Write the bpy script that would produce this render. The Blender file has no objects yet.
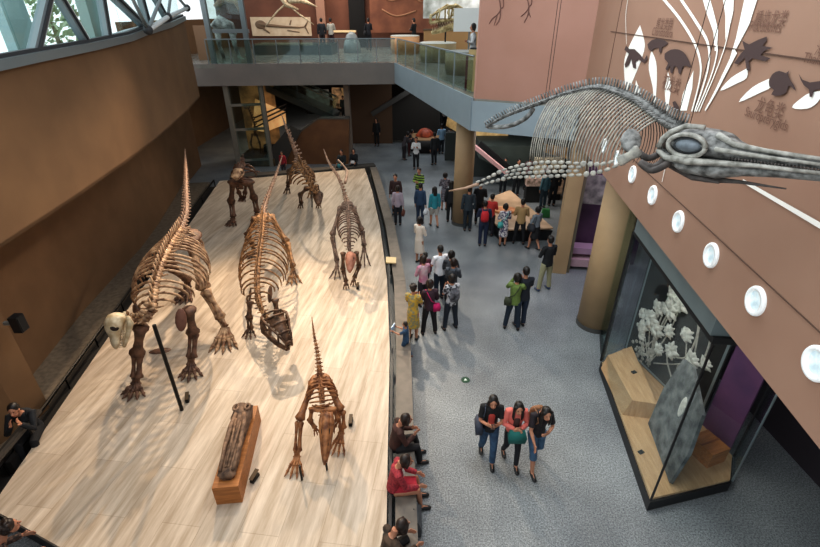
import bpy, math, random
from math import sin, cos, pi, radians, sqrt, atan2
from mathutils import Vector as V, Matrix, noise
random.seed(7)
COL = bpy.context.scene.collection

# ------------------------------------------------------------------ camera model (measured from the photograph)
TH = radians(29.3); FOC = 466.0; H = 7.3
def ray(x, y):
    u = (x-410)/FOC; v = (y-273.5)/FOC
    return (u, cos(TH)-v*sin(TH), -sin(TH)-v*cos(TH))
def G(x, y, z=0.0):
    d = ray(x, y); t = (z-H)/d[2]
    return V((d[0]*t, d[1]*t, z))
def AY(x, y, Y):
    d = ray(x, y); t = Y/d[1]
    return V((d[0]*t, Y, H+d[2]*t))
def AT(x, y, t):
    d = ray(x, y)
    return V((d[0]*t, d[1]*t, H+d[2]*t))
def WL(x, y, a=3.02, b=.12):           # the long mural wall is the plane x = a + b*y
    d = ray(x, y); t = a/(d[0]-b*d[1])
    return V((d[0]*t, d[1]*t, H+d[2]*t))

# ------------------------------------------------------------------ materials
def lin(c):
    c /= 255.0
    return c/12.92 if c <= .04045 else ((c+.055)/1.055)**2.4
def rgb(h):
    return (lin(int(h[0:2], 16)), lin(int(h[2:4], 16)), lin(int(h[4:6], 16)), 1)
MATS = {}
def mat(name, col, rough=.6, metal=0.0, col2=None, scale=6.0, detail=4.0, bump=0.0, emit=0.0, kind='noise', stretch=None, lo=.35, hi=.65):
    if name in MATS: return MATS[name]
    m = bpy.data.materials.new(name); m.use_nodes = True
    nt = m.node_tree; b = nt.nodes['Principled BSDF']
    b.inputs['Base Color'].default_value = rgb(col)
    b.inputs['Roughness'].default_value = rough
    b.inputs['Metallic'].default_value = metal
    if emit:
        b.inputs['Emission Color'].default_value = rgb(col); b.inputs['Emission Strength'].default_value = emit
    tc = nt.nodes.new('ShaderNodeTexCoord'); mp = nt.nodes.new('ShaderNodeMapping')
    nt.links.new(tc.outputs['Object'], mp.inputs['Vector'])
    if stretch: mp.inputs['Scale'].default_value = stretch
    if kind == 'wave':
        n = nt.nodes.new('ShaderNodeTexWave'); n.inputs['Scale'].default_value = scale; n.bands_direction = 'Z'
    elif kind == 'voronoi':
        n = nt.nodes.new('ShaderNodeTexVoronoi'); n.inputs['Scale'].default_value = scale
    else:
        n = nt.nodes.new('ShaderNodeTexNoise'); n.inputs['Scale'].default_value = scale; n.inputs['Detail'].default_value = detail
    nt.links.new(mp.outputs['Vector'], n.inputs['Vector'])
    fac = n.outputs['Distance'] if kind == 'voronoi' else (n.outputs['Fac'])
    if col2:
        r = nt.nodes.new('ShaderNodeValToRGB')
        r.color_ramp.elements[0].position = lo; r.color_ramp.elements[1].position = hi
        r.color_ramp.elements[0].color = rgb(col2); r.color_ramp.elements[1].color = rgb(col)
        nt.links.new(fac, r.inputs['Fac']); nt.links.new(r.outputs['Color'], b.inputs['Base Color'])
        if emit: nt.links.new(r.outputs['Color'], b.inputs['Emission Color'])
    if bump:
        bp = nt.nodes.new('ShaderNodeBump'); bp.inputs['Strength'].default_value = bump; bp.inputs['Distance'].default_value = .02
        nt.links.new(fac, bp.inputs['Height']); nt.links.new(bp.outputs['Normal'], b.inputs['Normal'])
    MATS[name] = m
    return m
def glass(name, tint='dfeeee', refl=.10):
    m = bpy.data.materials.new(name); m.use_nodes = True; nt = m.node_tree
    nt.nodes.clear()
    o = nt.nodes.new('ShaderNodeOutputMaterial'); mx = nt.nodes.new('ShaderNodeMixShader')
    t = nt.nodes.new('ShaderNodeBsdfTransparent'); t.inputs['Color'].default_value = rgb(tint)
    g = nt.nodes.new('ShaderNodeBsdfGlossy'); g.inputs['Roughness'].default_value = .04; g.inputs['Color'].default_value = rgb('eaf4f6')
    fr = nt.nodes.new('ShaderNodeLayerWeight'); fr.inputs['Blend'].default_value = .25
    mt = nt.nodes.new('ShaderNodeMath'); mt.operation = 'MULTIPLY_ADD'; mt.inputs[1].default_value = .13; mt.inputs[2].default_value = refl
    nt.links.new(fr.outputs['Fresnel'], mt.inputs[0]); nt.links.new(mt.outputs[0], mx.inputs['Fac'])
    nt.links.new(t.outputs[0], mx.inputs[1]); nt.links.new(g.outputs[0], mx.inputs[2]); nt.links.new(mx.outputs[0], o.inputs['Surface'])
    return m
def floor_mat():
    m = mat('terrazzo_floor', '8f979c', .42, 0, '6f787f', 3.0, 6.0)
    nt = m.node_tree; b = nt.nodes['Principled BSDF']
    tc = nt.nodes.new('ShaderNodeTexCoord')
    n = nt.nodes.new('ShaderNodeTexNoise'); n.inputs['Scale'].default_value = 38; n.inputs['Detail'].default_value = 7; n.inputs['Roughness'].default_value = .8
    n2 = nt.nodes.new('ShaderNodeTexNoise'); n2.inputs['Scale'].default_value = .8; n2.inputs['Detail'].default_value = 6
    nt.links.new(tc.outputs['Object'], n.inputs['Vector']); nt.links.new(tc.outputs['Object'], n2.inputs['Vector'])
    r = nt.nodes.new('ShaderNodeValToRGB'); r.color_ramp.elements[0].position = .40; r.color_ramp.elements[1].position = .62
    r.color_ramp.elements[0].color = rgb('5a6064'); r.color_ramp.elements[1].color = rgb('b4b8b9')
    nt.links.new(n.outputs['Fac'], r.inputs['Fac'])
    r2 = nt.nodes.new('ShaderNodeValToRGB'); r2.color_ramp.elements[0].position = .3; r2.color_ramp.elements[1].position = .7
    r2.color_ramp.elements[0].color = (.62, .62, .64, 1); r2.color_ramp.elements[1].color = (1, 1, 1, 1)
    nt.links.new(n2.outputs['Fac'], r2.inputs['Fac'])
    mx = nt.nodes.new('ShaderNodeMixRGB'); mx.blend_type = 'MULTIPLY'; mx.inputs['Fac'].default_value = 1
    nt.links.new(r.outputs['Color'], mx.inputs[1]); nt.links.new(r2.outputs['Color'], mx.inputs[2]); nt.links.new(mx.outputs[0], b.inputs['Base Color'])
    b.inputs['Specular IOR Level'].default_value = .35
    return m
def plank_mat():
    m = bpy.data.materials.new('whitewashed_planks'); m.use_nodes = True; nt = m.node_tree; b = nt.nodes['Principled BSDF']
    tc = nt.nodes.new('ShaderNodeTexCoord'); mp = nt.nodes.new('ShaderNodeMapping'); mp.inputs['Rotation'].default_value = (0, 0, radians(90+7))
    nt.links.new(tc.outputs['Object'], mp.inputs['Vector'])
    br = nt.nodes.new('ShaderNodeTexBrick'); br.inputs['Scale'].default_value = 1.0; br.inputs['Brick Width'].default_value = 1.9; br.inputs['Row Height'].default_value = .62
    br.inputs['Mortar Size'].default_value = .004; br.inputs['Color1'].default_value = (1, 1, 1, 1); br.inputs['Color2'].default_value = (.80, .78, .76, 1); br.inputs['Mortar'].default_value = (.62, .57, .52, 1)
    nt.links.new(mp.outputs['Vector'], br.inputs['Vector'])
    mp2 = nt.nodes.new('ShaderNodeMapping'); mp2.inputs['Scale'].default_value = (.3, 3.0, 1); nt.links.new(mp.outputs['Vector'], mp2.inputs['Vector'])
    n = nt.nodes.new('ShaderNodeTexNoise'); n.inputs['Scale'].default_value = 2.6; n.inputs['Detail'].default_value = 8; n.inputs['Roughness'].default_value = .65
    nt.links.new(mp2.outputs['Vector'], n.inputs['Vector'])
    r = nt.nodes.new('ShaderNodeValToRGB'); r.color_ramp.elements[0].position = .36; r.color_ramp.elements[1].position = .66
    r.color_ramp.elements[0].color = rgb('b5a38e'); r.color_ramp.elements[1].color = rgb('dccdbb')
    nt.links.new(n.outputs['Fac'], r.inputs['Fac'])
    mx = nt.nodes.new('ShaderNodeMixRGB'); mx.blend_type = 'MULTIPLY'; mx.inputs['Fac'].default_value = .8
    nt.links.new(r.outputs['Color'], mx.inputs[1]); nt.links.new(br.outputs['Color'], mx.inputs[2]); nt.links.new(mx.outputs[0], b.inputs['Base Color'])
    b.inputs['Roughness'].default_value = .45; b.inputs['Specular IOR Level'].default_value = .3
    return m

# ------------------------------------------------------------------ mesh builder
class MB:
    def __init__(s): s.v = []; s.f = []
    def ring_tube(s, pts, rad, seg=8, side=None, cap=True):
        pts = [V(p) for p in pts]; n = len(pts)
        if not isinstance(rad, (list, tuple)): rad = [rad]*n
        base = len(s.v); prev = None
        for i, p in enumerate(pts):
            t = (pts[min(i+1, n-1)]-pts[max(i-1, 0)])
            if t.length < 1e-9: t = V((0, 0, 1))
            t.normalize()
            if side is not None: a = V(side)
            elif prev is None: a = V((0, 0, 1)) if abs(t.z) < .9 else V((1, 0, 0))
            else: a = prev
            a = a - t*a.dot(t)
            if a.length < 1e-6: a = t.orthogonal()
            a.normalize(); prev = a; b = t.cross(a)
            r = rad[i]; ra, rb = r if isinstance(r, (tuple, list)) else (r, r)
            for k in range(seg):
                q = 2*pi*k/seg
                s.v.append(p + a*(ra*cos(q)) + b*(rb*sin(q)))
        for i in range(n-1):
            for k in range(seg):
                a0 = base+i*seg+k; a1 = base+i*seg+(k+1) % seg
                s.f.append((a0, a1, a1+seg, a0+seg))
        if cap:
            s.f.append(tuple(base+k for k in reversed(range(seg))))
            s.f.append(tuple(base+(n-1)*seg+k for k in range(seg)))
        return s
    tube = ring_tube
    def ell(s, c, r, R=None, seg=12, rings=8):
        c = V(c)
        if not isinstance(r, (tuple, list)): r = (r, r, r)
        base = len(s.v)
        def put(x, y, z):
            p = V((x*r[0], y*r[1], z*r[2]))
            if R is not None: p = R @ p
            s.v.append(c+p)
        put(0, 0, 1)
        for i in range(1, rings):
            a = pi*i/rings
            for k in range(seg): put(sin(a)*cos(2*pi*k/seg), sin(a)*sin(2*pi*k/seg), cos(a))
        put(0, 0, -1)
        for k in range(seg): s.f.append((base, base+1+k, base+1+(k+1) % seg))
        for i in range(rings-2):
            for k in range(seg):
                a0 = base+1+i*seg+k; a1 = base+1+i*seg+(k+1) % seg
                s.f.append((a0, a0+seg, a1+seg, a1))
        l = base+1+(rings-1)*seg
        for k in range(seg): s.f.append((l, l-seg+(k+1) % seg, l-seg+k))
        return s
    def hexa(s, p):                    # 8 corners: bottom 4, top 4
        b = len(s.v); s.v += [V(q) for q in p]
        for f in ((3, 2, 1, 0), (4, 5, 6, 7), (0, 1, 5, 4), (1, 2, 6, 5), (2, 3, 7, 6), (3, 0, 4, 7)): s.f.append(tuple(b+i for i in f))
        return s
    def box(s, c, d, rz=0.0):
        hx, hy, hz = d[0]/2, d[1]/2, d[2]/2; c = V(c); R = Matrix.Rotation(rz, 3, 'Z')
        P = [c+R @ V((x, y, z)) for z in (-hz, hz) for x, y in ((-hx, -hy), (hx, -hy), (hx, hy), (-hx, hy))]
        return s.hexa(P)
    def prism(s, poly, z0, z1):
        n = len(poly); b = len(s.v)
        s.v += [V((p[0], p[1], z0)) for p in poly] + [V((p[0], p[1], z1)) for p in poly]
        s.f.append(tuple(b+i for i in reversed(range(n)))); s.f.append(tuple(b+n+i for i in range(n)))
        for i in range(n):
            j = (i+1) % n; s.f.append((b+i, b+j, b+n+j, b+n+i))
        return s
    def wall(s, pts, z0, z1, th, out=1):   # thick wall along a plan polyline; z0/z1 scalars or lists
        n = len(pts)
        for i in range(n-1):
            a = V(pts[i]).to_2d(); c = V(pts[i+1]).to_2d(); d = (c-a).normalized(); nn = V((d.y, -d.x))*out*th
            q = lambda z, k: z[k] if isinstance(z, (list, tuple)) else z
            s.hexa([(a.x, a.y, q(z0, i)), (c.x, c.y, q(z0, i+1)), (c.x+nn.x, c.y+nn.y, q(z0, i+1)), (a.x+nn.x, a.y+nn.y, q(z0, i)),
                    (a.x, a.y, q(z1, i)), (c.x, c.y, q(z1, i+1)), (c.x+nn.x, c.y+nn.y, q(z1, i+1)), (a.x+nn.x, a.y+nn.y, q(z1, i))])
        return s
    def beam(s, a, b, w, h, up=(0, 0, 1)):
        a = V(a); b = V(b); t = (b-a).normalized(); u = V(up); sd = t.cross(u)
        if sd.length < 1e-4: sd = t.orthogonal()
        sd.normalize(); u = sd.cross(t)
        P = [p+sd*x*w/2+u*z*h/2 for p in (a, b) for x, z in ((-1, -1), (1, -1), (1, 1), (-1, 1))]
        return s.hexa(P)
    def poly(s, P):
        b = len(s.v); s.v += [V(p) for p in P]; s.f.append(tuple(range(b, b+len(P)))); return s
    def slab(s, P, n):                  # flat polygon given thickness along n
        n = V(n); k = len(P); b = len(s.v); s.v += [V(p) for p in P]+[V(p)+n for p in P]
        s.f.append(tuple(b+i for i in range(k))); s.f.append(tuple(b+k+i for i in reversed(range(k))))
        for i in range(k):
            j = (i+1) % k; s.f.append((b+j, b+i, b+k+i, b+k+j))
        return s
    def lathe(s, c, prof, seg=24):
        b = len(s.v); c = V(c); n = len(prof)
        for r, z in prof:
            for k in range(seg): s.v.append(c+V((r*cos(2*pi*k/seg), r*sin(2*pi*k/seg), z)))
        for i in range(n-1):
            for k in range(seg):
                a0 = b+i*seg+k; a1 = b+i*seg+(k+1) % seg; s.f.append((a0, a1, a1+seg, a0+seg))
        s.f.append(tuple(b+k for k in reversed(range(seg)))); s.f.append(tuple(b+(n-1)*seg+k for k in range(seg)))
        return s
    def loft(s, rings, cap=True):
        b = len(s.v); n = len(rings[0])
        for r in rings: s.v += [V(p) for p in r]
        for i in range(len(rings)-1):
            for k in range(n):
                a0 = b+i*n+k; a1 = b+i*n+(k+1) % n; s.f.append((a0, a1, a1+n, a0+n))
        if cap:
            s.f.append(tuple(b+k for k in reversed(range(n)))); s.f.append(tuple(b+(len(rings)-1)*n+k for k in range(n)))
        return s
    def xf(s, M):
        s.v = [M @ p for p in s.v]; return s
    def build(s, name, m, parent=None, smooth=False, origin=None):
        o0 = V(origin) if origin is not None else V((0, 0, 0))
        me = bpy.data.meshes.new(name); me.from_pydata([tuple(p-o0) for p in s.v], [], s.f)
        if m: me.materials.append(m)
        if smooth: me.shade_smooth()
        me.update()
        o = bpy.data.objects.new(name, me); COL.objects.link(o)
        if parent is not None: o.parent = parent
        else: o.location = o0
        return o
def tag(o, label, cat, group=None, kind=None):
    o['label'] = label; o['category'] = cat
    if group: o['group'] = group
    if kind: o['kind'] = kind
    return o
def struct(o):
    o['kind'] = 'structure'; return o
def thing(name, label, cat, loc=(0, 0, 0), rz=0.0, group=None):
    o = bpy.data.objects.new(name, None); COL.objects.link(o); o.empty_display_size = .1
    o.location = loc; o.rotation_euler = (0, 0, rz)
    return tag(o, label, cat, group)
def smooth_path(P, k=4):
    P = [tuple(p) for p in P]; out = []
    n = len(P)
    for i in range(n-1):
        p0 = P[max(i-1, 0)]; p1 = P[i]; p2 = P[i+1]; p3 = P[min(i+2, n-1)]
        for j in range(k):
            t = j/k
            out.append(tuple(.5*((2*b)+(-a+c)*t+(2*a-5*b+4*c-d)*t*t+(-a+3*b-3*c+d)*t**3) for a, b, c, d in zip(p0, p1, p2, p3)))
    out.append(P[-1]); return out

# ================================================================== MATERIAL SET
M_floor = floor_mat(); M_plank = plank_mat()
M_brown = mat('brown_plaster', '7a5c3e', .8, 0, '725539', 1.2)
M_brown_d = mat('dark_brown_plaster', '74563a', .85, 0, '6a4e33', 1.2)
M_pink = mat('rosy_brown_plaster', 'a07f6c', .7, 0, '9b7966', 1.0)
M_pink2 = mat('rosy_panel', 'a67f70', .7, 0, 'a07969', 1.0)
M_fascia = mat('grey_fascia', '827b76', .55, 0, '7b7571', 1.5)
M_fascia_b = mat('blue_grey_fascia', '8d9ba3', .5, 0, '86949c', 1.5)
M_teal = mat('teal_grey_header', '6b7677', .5, 0, '636e70', 2)
M_soffit = mat('dark_soffit', '2c2a28', .9)
M_dark = mat('black_satin', '17171a', .45)
M_black = mat('black_matte', '0d0d0e', .8)
M_col = mat('tan_column', 'b39673', .6, 0, 'aa8e6c', 1.5)
M_colbase = mat('column_skirting', '4d4c4a', .5)
M_steel = mat('grey_steel', '8e999e', .35, .6)
M_white = mat('white_steel', 'dfe6e8', .45)
M_mull = mat('grey_mullion', '8d989c', .4, .3)
M_gasket = mat('dark_gasket', '3a3c3f', .6)
M_strip = mat('grey_stone_strip', '75695a', .8, 0, '5e5346', 9, 6, .2)
M_trough = mat('dark_trough', '1e1a16', .8)
M_ledge = mat('grey_brown_ledge', '7b7268', .6, 0, '6c645b', 5)
M_upfloor = mat('gallery_floor', '8f8f88', .25, 0, '7e7e78', 2)
M_redwall = mat('terracotta_gallery_wall', '7d4f3b', .7, 0, '6b4231', 1.0)
M_oakbox = mat('orange_oak', 'b5763e', .5, 0, '99602e', 3, 6, .1, stretch=(1, 8, 8))
M_ply = mat('pale_plywood', 'cfaa80', .55, 0, 'bd956a', 2.5, 6, .05, stretch=(8, 1, 1))
M_stone = mat('slate_slab', '7c7d7d', .8, 0, '3f4244', 5, 8, .5)
M_fossil = mat('white_fossil', 'd8d6cf', .7, 0, 'b3b0a8', 12)
M_glass = glass('clear_glass', 'f8fbfb', .01)
M_glassg = glass('green_tint_glass', 'e9f3f1', .10)
M_winglass = glass('window_glass', 'f2fafa', .02)
M_purple = mat('purple_panel', '5a3d58', .6, 0, '4a2f4a', 1.5)
M_lilac = mat('lilac_plinth', 'b493ab', .6)
BONE_A = mat('pale_brown_bone', 'c9a682', .6, 0, '6e4b33', 7, 5, .3)
BONE_AD = mat('dark_brown_bone', '7d5a45', .6, 0, '4a3226', 7, 5, .3)
BONE_B = mat('amber_bone', 'b88a5c', .55, 0, '54361f', 9, 5, .3)
BONE_BD = mat('umber_bone', '7b583f', .55, 0, '3a2619', 9, 5, .3)
BONE_C = mat('grey_brown_bone', '8a7060', .6, 0, '49362c', 9, 5, .3)
BONE_T = mat('pinkish_tail_bone', 'b59680', .6, 0, '8e6f5a', 9, 5, .3)
BONE_W = mat('ivory_skull_bone', 'dccdb0', .55, 0, 'b09a78', 8, 4, .2)
BONE_F = mat('orange_brown_bone', 'b37a4c', .55, 0, '6a3c20', 9, 5, .3)
BONE_I = mat('blue_grey_fossil_bone', '989896', .6, 0, '454543', 16, 8, .6)
BONE_IW = mat('pale_grey_rib_bone', 'b9b5aa', .6, 0, '8b8a85', 14, 4, .2)
BONE_ID = mat('dark_grey_fossil_bone', '5c5552', .7, 0, '3a3533', 12, 5, .4)
M_socket_shade = mat('socket_shade', '2a1d15', .9)
M_rod = mat('black_rod', '191716', .4, .5)

# ================================================================== SETTING
struct(MB().prism([(-14, -2), (14, -2), (14, 46), (-14, 46)], -.2, 0).build('floor', M_floor))
# dinosaur plinth
pl_pts = [(-6.4, 4.52), (-5.14, 4.0), (-3.3, 3.2), (-.3, 3.2), (-.35, 4.0), (-.41, 6.2), (-.47, 8.57), (-.67, 11.82), (-1.11, 15.86), (-1.68, 19.74), (-2.27, 23.0), (-5.78, 21.95), (-8.85, 21.0), (-8.2, 16.2), (-7.76, 12.42), (-7.3, 9.15), (-6.9, 6.4), (-6.64, 4.6)]
platform = thing('display_platform', 'large low platform of whitewashed planks carrying the brown skeletons', 'platform', (-3.5, 12, 0))
MB().prism(pl_pts, .36, .45).build('plank_deck', M_plank, platform, origin=(-3.5, 12, 0))
MB().prism([(p[0]*.985-.05, p[1]*.995+.03) for p in pl_pts], 0, .36).build('plinth_base', M_dark, platform, origin=(-3.5, 12, 0))
edge = [(-.27, 3.2), (-.32, 4.0), (-.38, 6.2), (-.44, 8.57), (-.64, 11.82), (-1.08, 15.86), (-1.65, 19.74), (-2.2, 23.2)]
MB().wall(edge, .30, .48, .05, 1).build('black_edge_trim', M_dark, platform, origin=(-3.5, 12, 0))
led = [(-.15, 3.2), (-.22, 6.2), (-.27, 8.6), (-.42, 11.8), (-.85, 15.9), (-1.42, 19.7), (-1.98, 23.3)]
ledge = tag(MB().wall([(a-.05, b) for a, b in led], 0, .42, .34, 1).build('bench_ledge', M_ledge), 'long grey-brown seating ledge along the right side of the plank platform', 'bench')
# far ledge behind the platform
tag(MB().wall([(-1.9, 24.0), (-5.7, 22.85), (-8.7, 21.95)], 0, .45, .5, -1).build('bench_ledge', mat('dark_grey_ledge', '4a453f', .7)), 'dark low seating ledge behind the far end of the plank platform', 'bench')
# trough + rail + stone strip on the left
tr = [(-6.55, 2.6), (-6.75, 4.6), (-7.0, 6.4), (-7.4, 9.1), (-7.85, 12.4), (-8.3, 16.2), (-8.95, 21.2)]
struct(MB().wall(tr, .0, .12, .55, -1).build('trim_1', M_trough))
st = [(-7.25, 3.0), (-7.45, 6.3), (-7.85, 9.1), (-8.3, 12.4), (-8.8, 16.3), (-9.6, 21.6)]
struct(MB().wall(st, 0, .2, 1.2, -1).build('trim_2', M_strip))
rail = thing('barrier_rail', 'low dark metal rail running between the platform and the left brown wall', 'rail', (-7.5, 10, 0))
rp = [(a-.25, b, .42) for a, b in tr]
MB().tube(rp, .035, 8).build('rail_bar', M_rod, rail, origin=(-7.5, 10, 0))
for a, b, c in smooth_path(rp, 2): MB().tube([(a, b, .1), (a, b, .42)], .02, 6).build('rail_post', M_rod, rail, origin=(-7.5, 10, 0))

# left walls
lw = [(-5.9, -2.0), (-6.45, 4.0), (-6.57, 6.72), (-6.82, 9.2), (-7.14, 11.6), (-7.51, 13.94), (-7.79, 15.28), (-8.5, 18.6), (-9.35, 21.94)]
lwz = [6.35, 6.38, 6.42, 6.5, 6.55, 6.62, 6.7, 6.82, 7.0]
struct(MB().wall(lw, 4.0, lwz, .35, -1).build('wall_left', M_brown))
low = [(-7.2, -2), (-8.2, 7.9), (-8.65, 10.61), (-9.05, 14.53), (-9.4, 16.5), (-10.5, 21.3), (-11.1, 25)]
struct(MB().wall([(a-.25, b) for a, b in low], 0, 4.0, .3, -1).build('wall_lower_left', M_brown_d))
sof = lw + [(a-.6, b) for a, b in reversed(low)]
struct(MB().prism(sof, 4.0, 4.06).build('trim_soffit', M_brown_d))
struct(MB().prism([(-7.5, 7.1), (-7.55, 6.5), (-8.1, 5), (-9.5, 5), (-9.5, 7.1)], 0, 4.0).build('wall_pier', M_brown))
# end return of upper wall
struct(MB().wall([(-9.35, 21.94), (-11.5, 22.1)], 4.0, 7.0, .2, -1).build('wall_return', M_brown_d))
# sill and window
sill = [(a, b) for a, b in lw]
mb = MB()
mb.wall([(a+.10, b) for a, b in sill], lwz, [z+.16 for z in lwz], .55, -1)
struct(mb.build('window_sill', M_steel))
mb = MB(); mb.wall([(a+.02, b) for a, b in sill], [z+.16 for z in lwz], [z+.22 for z in lwz], .12, -1)
struct(mb.build('trim_gasket', M_gasket))
def zw(y):
    for i in range(len(lw)-1):
        if lw[i][1] <= y <= lw[i+1][1]:
            t = (y-lw[i][1])/(lw[i+1][1]-lw[i][1])
            return V((lw[i][0]*(1-t)+lw[i+1][0]*t, y, lwz[i]*(1-t)+lwz[i+1]*t))
    return V((lw[-1][0], y, lwz[-1]))
wl = [(p[0]-.12, p[1]) for p in lw]
win = struct(MB().wall(wl, [z+.2 for z in lwz], 11.5, .02, -1).build('window_1', M_winglass))
def up_at(p, px, py):     # point above p (same distance from the camera axis in plan) seen at pixel
    d = ray(px, py); t = p.y/d[1]
    return V((p.x, p.y, H+d[2]*t))
mull = [((33, 56), (46, 0), .17, 0), ((88, 46), (60, 0), .15, 0), ((108, 42), (101, 0), .15, 0), ((147, 29), (117, 0), .2, 0), ((149, 29), (141, 0), .2, 0), ((168, 22), (156, 0), .2, 0), ((178, 19), (190, 0), .2, 0), ((198, 14), (193, 0), .2, 0)]
def hitwall(px, py, off=0.0):
    d = ray(px, py); best = None
    for i in range(len(lw)-1):
        a = V(lw[i])-V((off, 0)); b = V(lw[i+1])-V((off, 0)); e = b-a
        den = d[0]*e.y-d[1]*e.x
        if abs(den) < 1e-9: continue
        t = (a.x*e.y-a.y*e.x)/den
        u = ((d[0]*t-a.x)*e.x+(d[1]*t-a.y)*e.y)/e.length_squared
        if t > 0 and -.001 <= u <= 1.001: best = V((d[0]*t, d[1]*t, H+d[2]*t))
    return best
for (a, b, w, _) in mull:
    A = hitwall(*a, .1); B = hitwall(*b, .1)
    if A is None or B is None: continue
    B = A+(B-A)*1.9
    s = struct(MB().beam(A, B, w, .16, (1, 0, 0)).build('window_mullion', M_mull, None)); s.parent = win
    s = struct(MB().beam(A+V((.1, .0, 0)), B+V((.1, 0, 0)), w*.3, .04, (1, 0, 0)).build('window_gasket', M_gasket, None)); s.parent = win
    A2 = A+V((.04, .1, 0)); B2 = B+V((.04, .1, 0))
    s = struct(MB().beam(A2, B2, w*.35, .06, (1, 0, 0)).build('window_mullion', M_white, None)); s.parent = win
# white tubular truss in front of the window, far end
trs = thing('tubular_truss', 'white tubular steel zigzag truss in front of the far end of the long window', 'truss', (-7.4, 14, 6.9))
def tw(x, y, off=-.35):
    return hitwall(x, y, off)
chain = [(148, 30), (168, 17), (187, 8), (196, 16), (204, 6)]
cp = [tw(*p) for p in chain if tw(*p) is not None]
MB().tube(cp, .07, 10).build('chord', M_white, trs, True, (-7.4, 14, 6.9))
for a, b in [((148, 30), (133, 0)), ((168, 17), (170, 0)), ((187, 8), (180, 0)), ((148, 30), (160, 0))]:
    A, B = tw(*a), tw(*b)
    if A is not None and B is not None: MB().tube([A, A+(B-A)*1.5], .05, 8).build('brace', M_mull, trs, True, (-7.4, 14, 6.9))
for p in cp[:3]: MB().ell(p, .13).build('node_joint', M_gasket, trs, True, (-7.4, 14, 6.9))
# outside: pale building wall and foliage seen through the glass
for i, (x0, x1, m_) in enumerate([((5, 0), (28, 55), 'b9d6da'), ((88, 0), (99, 44), 'a9c2bd')]):
    A = AT(x0[0], x0[1], 14); B = AT(x1[0], x1[1], 14); 
    c = (A+B)/2
    tag(MB().beam((B.x, B.y, B.z-1), (A.x, A.y, A.z+2), 1.0 if i == 0 else .7, .3, (1, 0, 0)).build('outdoor_fin', mat('pale_blue_fin%d' % i, m_, .6)), ['wide pale blue slanted pillar outside the leftmost window pane', 'narrow grey-green pillar outside the window beside a leaning mullion'][i], 'pillar')
rnd = random.Random(3)
tree = thing('outdoor_tree', 'pale green tree seen through the second window pane', 'tree', tuple(AT(52, 30, 16)))
tc0 = AT(52, 22, 16)
mb = MB()
for i in range(420):
    p = tc0+V((rnd.gauss(0, .5), rnd.gauss(0, .5), rnd.gauss(0, .75))); s_ = rnd.uniform(.08, .17)
    n = V((rnd.gauss(0, 1), rnd.gauss(0, 1), rnd.gauss(0, 1))).normalized(); a = n.orthogonal().normalized(); b = n.cross(a)
    mb.poly([p+a*s_, p+b*s_*.6, p-a*s_, p-b*s_*.6])
mb.build('foliage', mat('pale_leaves', 'c9d9b4', .6, 0, 'a8bd95', 3), tree, origin=tree.location)
MB().tube([tc0-V((0, 0, 3)), tc0], [.12, .06], 8).build('trunk', mat('bark', '8f8672', .8), tree, origin=tree.location)

# ------------------------------------------------ upper gallery slab
slab = [(-11.6, 24.2), (-10, 24.2), (-5.3, 24.69), (-.69, 25.1), (1.86, 14.35), (3.6, 13.5), (4.55, 13.1), (13, 13.1), (13, 44), (-13, 44), (-13, 24.2)]
struct(MB().prism(slab, 4.95, 5.1).build('floor_gallery', M_upfloor))
struct(MB().prism([(a, b+.02) for a, b in slab], 4.2, 4.95).build('ceiling_lower_hall', M_soffit))
struct(MB().wall([(-11.6, 24.15), (-5.3, 24.65), (-.7, 25.06)], 4.15, 5.13, .06, 1).build('trim_slab_edge', M_fascia))
struct(MB().wall([(-.72, 25.06), (1.84, 14.3)], 4.2, 5.13, .06, 1).build('trim_balcony_edge', M_fascia_b))
struct(MB().wall([(1.84, 14.3), (4.55, 13.06)], 4.2, 5.05, .06, 1).build('trim_panel_edge', M_fascia_b))
# rosy panel wall
struct(MB().wall([(1.9, 14.33), (4.62, 13.1)], 5.05, 11, .25, -1).build('wall_panel', M_pink2))
struct(MB().wall([(1.86, 14.42), (1.98, 14.95)], 5.05, 11, .2, 1).build('wall_panel_return', mat('pale_rosy_plaster', 'b89182', .7)))
# mural wall
X = lambda y: 3.02+.12*y
struct(MB().wall([(X(-1), -1), (X(13.15), 13.15)], 4.2, 11, .25, 1).build('wall_mural', M_pink))
struct(MB().prism([(X(-1)+.26, -1), (X(13.1)+.26, 13.1), (13, 13.1), (13, -1)], 4.2, 4.5).build('ceiling_right_bay', M_soffit))
struct(MB().wall([(X(4.6)+.10, 4.6), (X(7.7)+.10, 7.7)], 3.85, 4.22, .3, 1).build('trim_teal_header', M_teal))
struct(MB().wall([(X(4.55)+.12, 4.55), (X(7.8)+.12, 7.8)], 3.76, 3.85, .34, 1).build('trim_black_band', M_black))
# lower right enclosure
struct(MB().wall([(12.5, -1), (12.5, 44)], 0, 5, .2, 1).build('wall_lower_right', mat('dark_purple_wall', '332a33', .8)))
struct(MB().wall([(-14, 44), (14, 44)], 0, 4.3, .2, 1).build('wall_back_lower', mat('dark_hall_wall', '3a332c', .9)))
# upper gallery walls
struct(MB().wall([(-13, 37.5), (1.2, 37.5)], 5.1, 11, .3, -1).build('wall_gallery_back', M_redwall))
struct(MB().wall([(1.2, 37.4), (9, 35)], 5.1, 11, .3, -1).build('wall_gallery_right', mat('gallery_far_wall', '7d6553', .8, 0, '5d4a3d', .8)))
struct(MB().wall([(-13.2, 24.2), (-13, 44)], 0, 6.9, .3, -1).build('wall_gallery_left', M_brown))
struct(MB().box((-3.7, 37.3, 8), (1.1, .5, 6)).build('door_1', M_black))
struct(MB().box((-6.2, 37.2, 8), (.6, .4, 6)).build('trim_pilaster', mat('pale_rose_pilaster', 'a8806c', .7)))

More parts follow.
